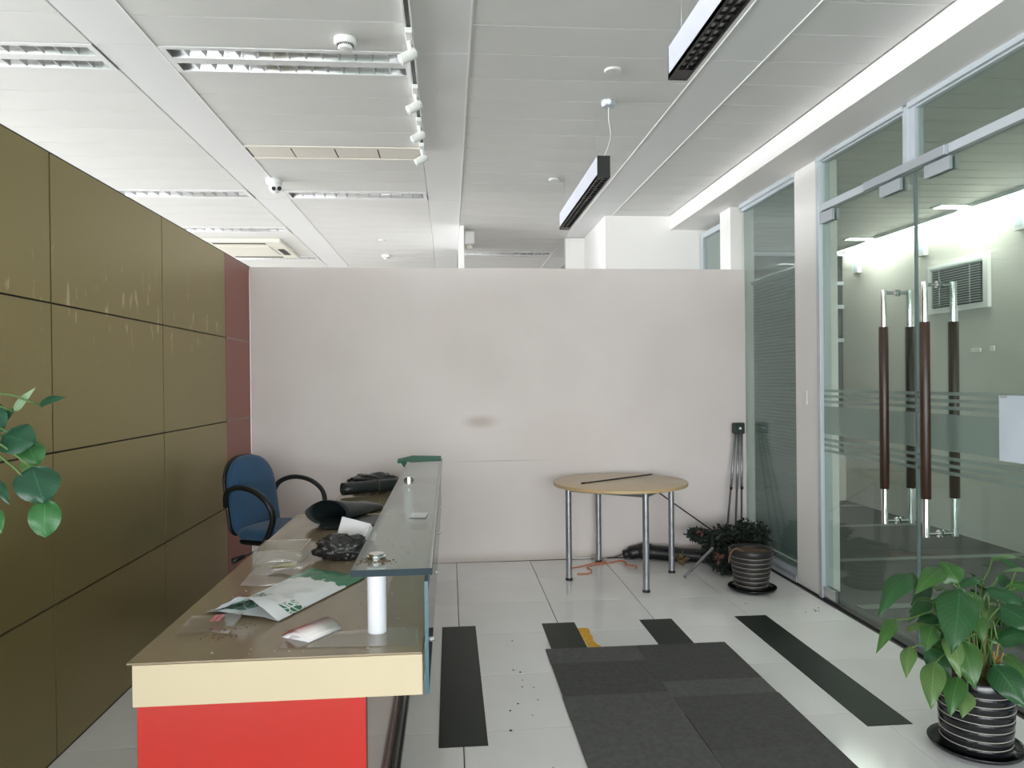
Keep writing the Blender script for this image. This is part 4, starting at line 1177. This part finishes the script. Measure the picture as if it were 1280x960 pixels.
# rod on the table
rd = thing('black_rod', 'thin black rod lying across the round table', 'rod', (1.25, 5.6, 0.714))
tube('rod', [(0.985, 5.44, 0.7195), (1.60, 5.86, 0.7195)], 0.005, M['black_metal'], rd, 8)
tube('end_tip', [(0.955, 5.42, 0.7205), (0.995, 5.447, 0.7205)], 0.0065, M['black'], rd, 8)
# stick leaning under the table edge
ls = thing('leaning_stick', 'thin black stick leaning between the floor heap and the table', 'stick', (2.25, 5.93, 0))
tube('stick', [(1.51, 5.78, 0.672), (2.30, 5.95, 0.11)], 0.0055, M['black_metal'], ls, 8)
tube('tip', [(1.505, 5.779, 0.676), (1.54, 5.787, 0.650)], 0.0085, M['black'], ls, 8)

# orange cable on the floor
oc_ = tube('orange_cable', smoothpath([(0.95, 5.62, 0.005), (1.045, 5.625, 0.005), (1.08, 5.72, 0.005), (1.06, 5.80, 0.006), (1.12, 5.87, 0.006), (1.26, 5.93, 0.006), (1.36, 5.985, 0.006), (1.40, 5.93, 0.006), (1.38, 5.85, 0.006), (1.45, 5.80, 0.006), (1.43, 5.73, 0.005)], 8), 0.0045, M['orange'], None, 8)
tag(oc_, 'thin orange cable curled on the floor under the table', 'cable')
oc2 = tube('orange_cable', smoothpath([(0.93, 5.80, 0.005), (1.02, 5.85, 0.005), (1.15, 5.91, 0.014), (1.25, 5.97, 0.006)], 8), 0.0045, M['orange'], None, 8)
tag(oc2, 'short straight piece of orange cable behind the near table leg', 'cable')
pg = thing('wall_socket_cap', 'clear plastic plug piece on the floor at the wall', 'plug', (1.17, 6.06, 0))
v, f = lathe_vf([(0.02, 0), (0.034, 0.012), (0.034, 0.03), (0.018, 0.045)], 16, (1.165, 6.06, 0.001)); mesh_obj('cup', v, f, M['acrylic'], pg, True)
tube('lead', smoothpath([(1.14, 6.055, 0.02), (1.07, 6.07, 0.015), (0.99, 6.09, 0.012)]), 0.004, M['smoke_w'], pg, 6)
box('pin_base', 1.19, 1.27, 6.03, 6.07, 0.001, 0.018, M['acrylic'], pg, 0.004)

# long black bag lying at the wall
bb = thing('black_tripod_bag', 'long black fabric bag lying on the floor along the back wall', 'bag', (1.75, 5.95, 0))
tube('bag_body', smoothpath([(1.40, 6.06, 0.036), (1.50, 6.05, 0.058), (1.58, 6.03, 0.068), (1.68, 6.0, 0.060), (1.85, 5.93, 0.054), (2.05, 5.85, 0.053), (2.12, 5.82, 0.045)]), [0.004]+[0.035]*3+[0.052]*6+[0.064]*6+[0.056]*8+[0.052]*12+[0.02], M['black'], bb, 14)
tube('strap', smoothpath([(1.40, 6.085, 0.03), (1.34, 6.08, 0.012), (1.28, 6.085, 0.008)]), 0.005, M['black'], bb, 6)

# folded tripod stand leaning in the corner
ts = thing('folded_tripod', 'folded silver tripod with dark green head leaning in the corner', 'tripod', (2.30, 5.98, 0))
hx, hy_ = 2.405, 6.085
v, f = box_vf(hx-0.048, hx+0.044, hy_-0.03, hy_+0.03, 1.015, 1.105, 0.008); mesh_obj('head', v, f, mat('dark_green_plastic', srgb(30, 44, 38), 0.5), ts)
v, f = tube_vf([(hx, hy_-0.03, 1.06), (hx, hy_-0.042, 1.06)], 0.010, 12); mesh_obj('head_screw', v, f, M['alu'], ts)
for k, (dx, bx_, by_) in enumerate(((-0.028, 2.225, 5.95), (0.0, 2.30, 5.93), (0.026, 2.365, 5.95))):
    t_ = Vector((hx+dx, hy_, 1.02)); b_ = Vector((bx_, by_, 0.004))
    lg = tube('leg', [t_, t_.lerp(b_, 0.45), t_.lerp(b_, 0.451), b_], [0.0105, 0.0105, 0.0085, 0.0085], M['steel'], ts, 12)
    if k != 1:
        m_ = t_.lerp(b_, 0.45); tube('clamp_knob', [m_+Vector((0, -0.02, 0.012)), m_+Vector((0, -0.005, 0))], 0.011, M['black'], lg, 10)
# silver tube on the floor
mtube = thing('metal_tube', 'short silver tube propped on the heap in front of the black bag', 'tube', (1.73, 5.44, 0))
o = tube('pipe', [(1.715, 5.40, 0.016), (1.965, 5.50, 0.200)], 0.0115, M['steel'], mtube, 14); autosmooth(o)
o = tube('open_end', [(1.7140, 5.3996, 0.0153), (1.7146, 5.3998, 0.0157)], 0.0105, M['dark'], mtube, 12)

# heap of dark artificial foliage in the corner
def leaf_heap(spots, n, seed, size):
    R = random.Random(seed); parts = []
    for _ in range(n):
        x, y, z, rx, ry, rz = R.choice(spots)
        a = R.uniform(0, 6.28); b_ = math.acos(R.uniform(-1, 1)); q = R.uniform(0.5, 1)
        p = Vector((x+rx*q*math.cos(a)*math.sin(b_), y+ry*q*math.sin(a)*math.sin(b_), max(0.012, z+rz*q*math.cos(b_))))
        d = Vector((R.gauss(0, 1), R.gauss(0, 1), R.gauss(0, 0.7))).normalized(); e = d.orthogonal().normalized()
        e = (Matrix.Rotation(R.uniform(0, 6.28), 3, d) @ e)
        L_ = size*R.uniform(0.6, 1.3); w = L_*0.3
        nn = d.cross(e)*w*0.3
        V = [p, p+d*L_*0.5+e*w+nn, p+d*L_, p+d*L_*0.5-e*w+nn, p+d*L_*0.5]
        V = [(v_.x, v_.y, max(0.003, v_.z)) for v_ in V]
        parts.append((V, [(0, 4, 1), (1, 4, 2), (2, 4, 3), (3, 4, 0)]))
    return join_vf(parts)
hp = thing('foliage_heap', 'heap of dark artificial foliage with red scraps in the corner', 'foliage', (2.12, 5.6, 0))
v, f = leaf_heap([(2.03, 5.58, 0.16, 0.11, 0.12, 0.14), (2.12, 5.64, 0.22, 0.14, 0.12, 0.13), (2.27, 5.62, 0.27, 0.10, 0.12, 0.11), (2.37, 5.60, 0.20, 0.07, 0.12, 0.17), (2.18, 5.60, 0.12, 0.18, 0.15, 0.12), (1.93, 5.70, 0.26, 0.07, 0.06, 0.04), (2.06, 5.50, 0.09, 0.08, 0.09, 0.08)], 3600, 4, 0.046)
o = mesh_obj('foliage', v, f, M['sage'], hp); o['kind'] = 'stuff'
for p in ([(1.80, 5.70, 0.27), (1.92, 5.66, 0.24), (2.08, 5.60, 0.16)], [(2.10, 5.62, 0.05), (2.26, 5.62, 0.25), (2.30, 5.62, 0.36)], [(2.05, 5.5, 0.05), (2.25, 5.55, 0.12), (2.41, 5.56, 0.18)]):
    tube('branch', smoothpath(p), 0.006, M['sage'], hp, 6)
v, f = leaf_heap([(1.99, 5.47, 0.14, 0.04, 0.02, 0.03), (1.94, 5.66, 0.30, 0.02, 0.02, 0.01)], 20, 9, 0.05)
o = mesh_obj('red_scraps', v, f, M['redbit'], hp); o['kind'] = 'stuff'
v, f = leaf_heap([(1.80, 5.80, 0.05, 0.05, 0.02, 0.03)], 14, 21, 0.06)
o = mesh_obj('tan_scraps', v, f, M['tan'], hp); o['kind'] = 'stuff'

# ---- pots and saucers
def pot(x, y, z0, rt_, rb, h, rings, label, soil_m, name='plant_pot', glaze=None):
    t = thing(name, label, 'plant pot', (x, y, z0))
    prof = [(rb*0.96, 0.0), (rb, 0.006)]
    for k in range(1, rings+1):
        zz = h*(0.02+0.80*k/rings); r = rb+(rt_-rb)*zz/h
        prof += [(r, zz-h*0.8/rings*0.5), (r+0.0006, zz-0.006), (r-0.0012, zz)]
    prof += [(rt_*0.985, h*0.86), (rt_, h*0.99), (rt_-0.003, h), (rt_-0.012, h), (rt_-0.014, h*0.9)]
    v, f = lathe_vf(prof, 48, (x, y, z0), False)
    f.append(tuple(reversed(range(48))))
    body = mesh_obj('body', v, f, glaze or M['glossblack'], t, True)
    for k in range(1, rings+1):
        zz = h*(0.02+0.80*k/rings); r = rb+(rt_-rb)*zz/h-0.0008
        ringp = [(x+r*math.cos(2*math.pi*i/48), y+r*math.sin(2*math.pi*i/48), z0+zz) for i in range(49)]
        tube('glaze_line', ringp, 0.0017, M['ringw'], t, 6)
    if rt_ > 0.15: tube('dry_stalk', smoothpath([(x-0.07, y-0.06, z0+h*0.93), (x-0.125, y-0.05, z0+h+0.012), (x-0.16, y-0.03, z0+h-0.03), (x-0.165, y-0.02, z0+h-0.09)]), 0.006, M['tan'], t, 6)
    v, f = lathe_vf([(0.001, h*0.93), (rt_*0.5, h*0.925), (rt_-0.013, h*0.915)], 36, (x, y, z0), False)
    mesh_obj('soil', v, f, soil_m, t, True)
    return t
def saucer(x, y, r, label):
    v, f = lathe_vf([(r*0.72, 0.0), (r*0.95, 0.016), (r, 0.030), (r*0.985, 0.033), (r*0.93, 0.018), (r*0.70, 0.008), (0.001, 0.008)], 48, (0, 0, 0), False)
    f.append(tuple(reversed(range(48))))
    o = mesh_obj('saucer', v, f, M['glossblack'], None, True); o.location = (x, y, 0.0005)
    return tag(o, label, 'saucer')
saucer(2.085, 5.055, 0.165, 'black saucer under the empty pot by the corner')
pot(2.08, 5.06, 0.0095, 0.152, 0.106, 0.285, 7, 'black ribbed pot with bare soil in front of the corner heap', M['soil'], glaze=mat('dusty_black_glaze', srgb(40, 38, 36), 0.4))
P2X, P2Y = 2.062, 2.80
saucer(P2X, P2Y, 0.172, 'black saucer under the leafy plant beside the glass doors')
pot(P2X, P2Y, 0.0095, 0.143, 0.124, 0.295, 7, 'glossy black ribbed pot with leafy plant at the right edge', M['soil'])

# ---- leafy plants
def leaf_mat(name, c1, c2, rough=0.35):
    m = bpy.data.materials.new(name); m.use_nodes = True
    nt = m.node_tree; N = nt.nodes; L = nt.links; b = N['Principled BSDF']
    b.inputs['Roughness'].default_value = rough
    b.inputs['Subsurface Weight'].default_value = 0.0
    oi = N.new('ShaderNodeObjectInfo'); uv = N.new('ShaderNodeUVMap')
    sx = N.new('ShaderNodeSeparateXYZ'); L.new(uv.outputs[0], sx.inputs[0])
    # midrib and side veins
    w = N.new('ShaderNodeMath'); w.operation = 'SUBTRACT'; w.inputs[1].default_value = 0.5; L.new(sx.outputs['Y'], w.inputs[0])
    ab = N.new('ShaderNodeMath'); ab.operation = 'ABSOLUTE'; L.new(w.outputs[0], ab.inputs[0])
    ph = N.new('ShaderNodeMath'); ph.operation = 'MULTIPLY_ADD'; ph.inputs[1].default_value = -0.5; L.new(ab.outputs[0], ph.inputs[0]); L.new(sx.outputs['X'], ph.inputs[2])
    sn = N.new('ShaderNodeMath'); sn.operation = 'MULTIPLY'; sn.inputs[1].default_value = 70; L.new(ph.outputs[0], sn.inputs[0])
    si = N.new('ShaderNodeMath'); si.operation = 'SINE'; L.new(sn.outputs[0], si.inputs[0])
    mr = N.new('ShaderNodeMapRange'); mr.inputs['From Min'].default_value = -1; mr.inputs['From Max'].default_value = 1; mr.inputs['To Min'].default_value = 0.0; mr.inputs['To Max'].default_value = 0.22
    L.new(si.outputs[0], mr.inputs['Value'])
    rb = N.new('ShaderNodeMapRange'); rb.inputs['From Min'].default_value = 0.03; rb.inputs['From Max'].default_value = 0.0; L.new(ab.outputs[0], rb.inputs['Value'])
    mx = N.new('ShaderNodeMath'); mx.operation = 'MAXIMUM'; L.new(mr.outputs[0], mx.inputs[0]); L.new(rb.outputs[0], mx.inputs[1])
    base = mixnode(N, L, oi.outputs['Random'], c1, c2)
    lt = tuple(min(1, c*1.5+0.005) for c in c2[:3])+(1,)
    col = mixnode(N, L, mx.outputs[0], base, lt)
    L.new(col, b.inputs['Base Color'])
    tl = N.new('ShaderNodeBsdfTranslucent'); L.new(col, tl.inputs['Color'])
    ms = N.new('ShaderNodeMixShader'); ms.inputs['Fac'].default_value = 0.22
    L.new(b.outputs[0], ms.inputs[1]); L.new(tl.outputs[0], ms.inputs[2])
    L.new(ms.outputs[0], N['Material Output'].inputs['Surface'])
    return m
LM = [leaf_mat('leaf_dark', srgb(36, 78, 46), srgb(50, 94, 52)), leaf_mat('leaf_mid', srgb(54, 96, 46), srgb(72, 110, 54)), leaf_mat('leaf_pale', srgb(86, 118, 64), srgb(100, 128, 74)), leaf_mat('leaf_grey', srgb(140, 168, 134), srgb(160, 184, 150))]
LMR = [leaf_mat('round_leaf_dark', srgb(40, 84, 62), srgb(48, 94, 68)), leaf_mat('round_leaf_mid', srgb(54, 112, 62), srgb(72, 124, 70)), LM[2], LM[3]]
STEM = mat('leaf_stalk', srgb(86, 116, 58), 0.5)
TRUNK = mat('plant_trunk', srgb(104, 80, 52), 0.9, noise_scale=30, noise_amt=0.3)
CAMP = Vector((0, 0, CAM_H))
def leaf(parent, B, Tp, w, m, face, roundness=0.0, droop=0.18, fold=0.12, n=11, nw=6):
    B, Tp = Vector(B), Vector(Tp)
    ax = Tp-B; L_ = ax.length
    nrm = Vector(face); nrm = (nrm-ax*(nrm.dot(ax)/ax.length_squared)).normalized()
    sd = ax.cross(nrm).normalized()
    V = []; F = []; UV = []
    for i in range(n+1):
        t = i/n
        prof = (math.sin(math.pi*min(1, t*1.02)**(0.72 if not roundness else 0.9)))**(0.85 if not roundness else 0.55)
        if not roundness: prof *= (1-0.25*t)
        arch = 4*t*(1-t)*droop*L_
        c = B+ax*t+nrm*arch
        for j in range(nw+1):
            s = (j/nw-0.5)*2
            x = s*prof*w/2
            V.append(tuple(c+sd*x+nrm*(abs(x)*-fold*1.2+0.05*w*math.sin(t*9+s*4)*abs(s)))); UV.append((t, j/nw))
    for i in range(n):
        for j in range(nw):
            a = i*(nw+1)+j; F.append((a, a+1, a+nw+2, a+nw+1))
    o = mesh_obj('leaf', V, F, m, parent, True)
    ul = o.data.uv_layers.new(name='UVMap')
    for lp in o.data.loops: ul.data[lp.index].uv = UV[lp.vertex_index]
    return o
RIGHT = [((1.824, 2.84, 0.685), (1.621, 2.72, 0.574), 0.080, 0), ((1.725, 2.8, 0.523), (1.584, 2.68, 0.446), 0.046, 1), ((1.938, 2.82, 0.709), (1.779, 2.74, 0.645), 0.068, 1),
 ((1.991, 2.8, 0.662), (1.963, 2.86, 0.73), 0.084, 1), ((1.94, 2.72, 0.648), (1.825, 2.6, 0.471), 0.124, 0), ((1.923, 2.68, 0.469), (1.91, 2.6, 0.335), 0.090, 1),
 ((1.889, 2.7, 0.488), (1.876, 2.63, 0.36), 0.071, 2), ((1.829, 2.72, 0.523), (1.763, 2.66, 0.452), 0.062, 1), ((1.78, 2.8, 0.483), (1.849, 2.76, 0.512), 0.028, 2),
 ((1.767, 2.76, 0.426), (1.712, 2.7, 0.34), 0.050, 2), ((1.824, 2.7, 0.384), (1.756, 2.62, 0.257), 0.074, 2), ((1.859, 2.78, 0.408), (1.909, 2.74, 0.272), 0.074, 0),
 ((1.891, 2.66, 0.342), (1.816, 2.6, 0.234), 0.065, 1), ((1.926, 2.66, 0.286), (1.87, 2.61, 0.221), 0.056, 2), ((2.069, 2.7, 0.364), (2.107, 2.6, 0.249), 0.099, 0),
 ((2.098, 2.72, 0.457), (2.219, 2.66, 0.497), 0.074, 0), ((2.183, 2.82, 0.56), (2.071, 2.78, 0.513), 0.105, 2), ((2.121, 2.8, 0.629), (2.214, 2.74, 0.58), 0.056, 0),
 ((2.128, 2.74, 0.574), (2.206, 2.66, 0.504), 0.093, 0), ((2.291, 2.86, 0.691), (2.246, 2.9, 0.722), 0.025, 0), ((2.343, 2.84, 0.665), (2.189, 2.8, 0.697), 0.031, 1),
 ((2.022, 2.84, 0.634), (2.153, 2.86, 0.644), 0.034, 0), ((1.914, 2.86, 0.571), (1.816, 2.84, 0.5), 0.050, 0), ((2.113, 2.84, 0.486), (2.143, 2.8, 0.409), 0.080, 0),
 ((2.24, 2.84, 0.636), (2.337, 2.8, 0.606), 0.050, 1), ((2.25, 2.95, 0.707), (2.43, 2.98, 0.686), 0.031, 1), ((2.219, 2.7, 0.459), (2.263, 2.6, 0.343), 0.105, 0),
 ((2.303, 2.8, 0.549), (2.428, 2.75, 0.434), 0.105, 1), ((2.002, 2.9, 0.497), (1.96, 2.9, 0.401), 0.056, 0), ((2.27, 2.9, 0.32), (2.36, 2.88, 0.18), 0.080, 1), ((2.123, 2.9, 0.575), (2.225, 2.92, 0.499), 0.093, 0)]
RF = random.Random(77)
for k in range(26):
    a = RF.uniform(0, 6.28); rr_ = RF.uniform(0.03, 0.20); zz_ = RF.uniform(0.42, 0.66)
    bx_, by_ = 2.08+rr_*math.cos(a), 2.86+0.7*rr_*math.sin(a)
    L0 = RF.uniform(0.10, 0.15)
    tx_, ty_ = bx_+math.cos(a)*L0*0.6, by_+math.sin(a)*L0*0.5
    if tx_ > 2.40: tx_ = 2.40
    RIGHT.append(((bx_, by_, zz_), (tx_, ty_, zz_-L0*RF.uniform(0.3, 0.8)), RF.uniform(0.05, 0.085), RF.choice((0, 0, 1))))
pl = thing('leafy_plant', 'green broad-leaved plant in the pot beside the glass doors', 'plant', (P2X, P2Y, 0.28))
R = random.Random(5)
for k, (b_, t_, w, s) in enumerate(RIGHT):
    mid = (Vector(b_)+Vector(t_))/2
    face = (CAMP-mid).normalized()*0.75+Vector((0, 0, 0.75))+Vector((R.uniform(-.3, .3), R.uniform(-.2, .2), 0))
    bv, tv = Vector(b_), Vector(t_)
    leaf(pl, bv-(tv-bv)*0.06, tv+(tv-bv)*0.06, w*1.3, LM[s], face, 0, 0.13, 0.16)
    r0 = Vector((P2X+R.uniform(-0.05, 0.06), P2Y+R.uniform(-0.04, 0.05), 0.27))
    bb_ = Vector(b_)
    up_ = max(bb_.z, 0.38)
    path = [r0, r0.lerp(bb_, 0.35)+Vector((0, 0, 0.10+0.1*R.random())), r0.lerp(bb_, 0.8)+Vector((0, 0, 0.05)), bb_]
    tube('stalk', smoothpath(path, 4), 0.0032, STEM, pl, 6)
for k in range(5):
    x, y = P2X+R.uniform(-0.03, 0.05), P2Y+R.uniform(-0.03, 0.03)
    tube('trunk', smoothpath([(x, y, 0.27), (x+R.uniform(-.02, .03), y, 0.36), (x+R.uniform(-.03, .05), y, 0.47)]), [0.011]*7+[0.009]*5+[0.006], TRUNK, pl, 8)
for k in range(5):
    a = R.uniform(-0.5, 1.4)
    tube('dry_stalk', smoothpath([(P2X+R.uniform(0, 0.05), P2Y-0.05, 0.27), (P2X+0.04+R.uniform(-.02, .03), P2Y-0.05, 0.33), (P2X+0.06+R.uniform(-.03, .05), P2Y-R.uniform(0.02, 0.07), 0.37+R.uniform(0, 0.08))]), 0.0035, mat('dry_yellow', srgb(150, 122, 68), 0.7) if k == 0 else bpy.data.materials['dry_yellow'], pl, 6)

# plant at the left edge, its pot on a low stand out of view
LEFT = [((-1.057, 1.92, 1.415), (-0.995, 1.9, 1.473), 0.022, 3), ((-1.107, 1.95, 1.387), (-1.056, 1.93, 1.424), 0.028, 0), ((-0.987, 1.9, 1.43), (-0.904, 1.86, 1.448), 0.026, 0),
 ((-1.062, 1.88, 1.358), (-0.98, 1.86, 1.337), 0.085, 0), ((-1.03, 1.92, 1.342), (-0.996, 1.9, 1.283), 0.062, 1), ((-1.052, 1.95, 1.295), (-1.034, 1.95, 1.251), 0.036, 2),
 ((-0.986, 1.86, 1.285), (-0.940, 1.82, 1.203), 0.096, 0), ((-0.953, 1.85, 1.209), (-0.943, 1.83, 1.122), 0.068, 1), ((-1.092, 1.9, 1.251), (-1.048, 1.88, 1.191), 0.028, 0),
 ((-1.096, 1.9, 1.183), (-1.067, 1.88, 1.123), 0.036, 1), ((-1.126, 1.92, 1.443), (-1.075, 1.9, 1.366), 0.059, 0), ((-1.165, 1.92, 1.327), (-1.09, 1.9, 1.27), 0.079, 1), ((-1.2, 1.92, 1.405), (-1.116, 1.9, 1.328), 0.079, 0)]
LPX, LPY = -1.27, 1.74
lp_ = thing('round_leaf_plant', 'trailing round-leaved plant at the left edge of the picture', 'plant', (LPX, LPY, 0.28))
saucer(LPX, LPY, 0.165, 'black saucer under the plant outside the left edge')
pot(LPX, LPY, 0.0095, 0.143, 0.12, 0.285, 7, 'black ribbed pot of the plant outside the left edge', M['soil'])
tube('trunk', smoothpath([(LPX, LPY, 0.27), (LPX+0.02, LPY, 0.7), (LPX-0.01, LPY+0.02, 1.1), (LPX+0.04, LPY+0.05, 1.4)]), 0.014, TRUNK, lp_, 8)
tops = Vector((LPX+0.05, LPY+0.06, 1.40))
for k, (b_, t_, w, s) in enumerate(LEFT):
    mid = (Vector(b_)+Vector(t_))/2
    face = (CAMP-mid).normalized()+Vector((0, 0, 0.35))
    leaf(lp_, b_, t_, w, LMR[s], face, 1.0 if w > 0.05 else 0.0, 0.10, 0.05)
    bb_ = Vector(b_)
    tube('stalk', smoothpath([tops+Vector((0, 0, R.uniform(-0.25, 0))), tops.lerp(bb_, 0.5)+Vector((0, 0, 0.03)), bb_], 4), 0.0028, STEM, lp_, 6)
tube('stalk', smoothpath([(-0.985, 1.87, 1.29), (-0.96, 1.85, 1.24), (-0.953, 1.85, 1.205)], 4), 0.003, STEM, lp_, 6)

# ---- floor strips, mat, tape
for i, (x0, lab) in enumerate(((-0.06, 'dark green floor strip beside the reception counter'), (0.541, 'dark green floor strip touching the yellow tape'), (1.144, 'short dark green floor strip showing behind the mat, right of the yellow tape'), (1.744, 'long dark green floor strip between the mat and the glass doors'))):
    o = box('floor_strip', -0.1, 0.1, -0.742, 0.742, 0, 0.0025, M['strip_green']); o.location = (x0+0.101, 3.768, 0.0003)
    tag(o, lab, 'floor strip', 'dark green floor strips')
cm = thing('carpet_mat', 'grey entrance mat of square carpet pieces on the white floor', 'mat', (1.01, 2.5, 0))
cy = 4.063
cmesh = {}
for col_ in range(2):
    x0 = 0.508+col_*0.505
    offs = [0, 0.22, 0.62, 0.86, 1.36, 1.86, 2.36, 2.86] if col_ == 0 else [0, 0.50, 0.68, 1.18, 1.50, 2.0, 2.5, 2.86]
    for a, b_ in zip(offs[:-1], offs[1:]):
        j = RND.uniform(-0.003, 0.003)
        hgt = 0.0085+RND.uniform(0, 0.001)
        box('carpet_piece', x0+j, x0+0.503+j, cy-b_+0.001, cy-a-0.001, 0.003, hgt, M['carpet'], cm, 0.0012)
V = []; F = []
yt = [(0.742, 4.400), (0.772, 4.406), (0.803, 4.402), (0.809, 4.36), (0.798, 4.30), (0.806, 4.24), (0.795, 4.19), (0.806, 4.13), (0.818, 4.10), (0.824, 4.066), (0.748, 4.066)]
n = len(yt)
V = [(x-0.78, y-4.2, 0) for x, y in yt]+[(x-0.78, y-4.2, 0.0012) for x, y in yt]
F = [tuple(reversed(range(n))), tuple(range(n, 2*n))]+[(i, (i+1) % n, n+(i+1) % n, n+i) for i in range(n)]
o = mesh_obj('yellow_tape', [(v_[0], v_[1], v_[2]) for v_ in V], [tuple(reversed(q)) for q in F], M['yellow']); o.location = (0.78, 4.2, 0.0004)
tag(o, 'torn yellow tape patch beside a dark floor strip', 'tape')
crumbs('floor_specks', [(2.28, 4.55, 0.0005, 0.06, 0.05, 6), (0.30, 3.6, 0.0005, 0.05, 0.3, 12), (2.0, 4.7, 0.0005, 0.05, 0.1, 2)], M['plinth'], 'dark specks scattered on the white tiles', 31, 0.003, 0.008)
# black cable on the floor left of the counter
o = tube('black_cable', smoothpath([(-1.02, 3.30, 0.005), (-1.10, 3.26, 0.005), (-1.20, 3.17, 0.005), (-1.22, 3.05, 0.005), (-1.15, 2.9, 0.005)], 8), 0.003, M['black'], None, 6)
tag(o, 'thin dark cable on the floor left of the counter', 'cable')
o = mesh_obj('black_wedge', [(-0.06, -0.03, 0), (0.05, -0.03, 0), (0.05, 0.05, 0), (0.05, -0.03, 0.05), (0.05, 0.05, 0.05)], [(2, 1, 0), (0, 1, 3), (1, 2, 4, 3), (0, 3, 4, 2)], M['black']); o.location = (-1.16, 3.03, 0.0005)
tag(o, 'small black wedge on the floor beside the red counter end', 'wedge')
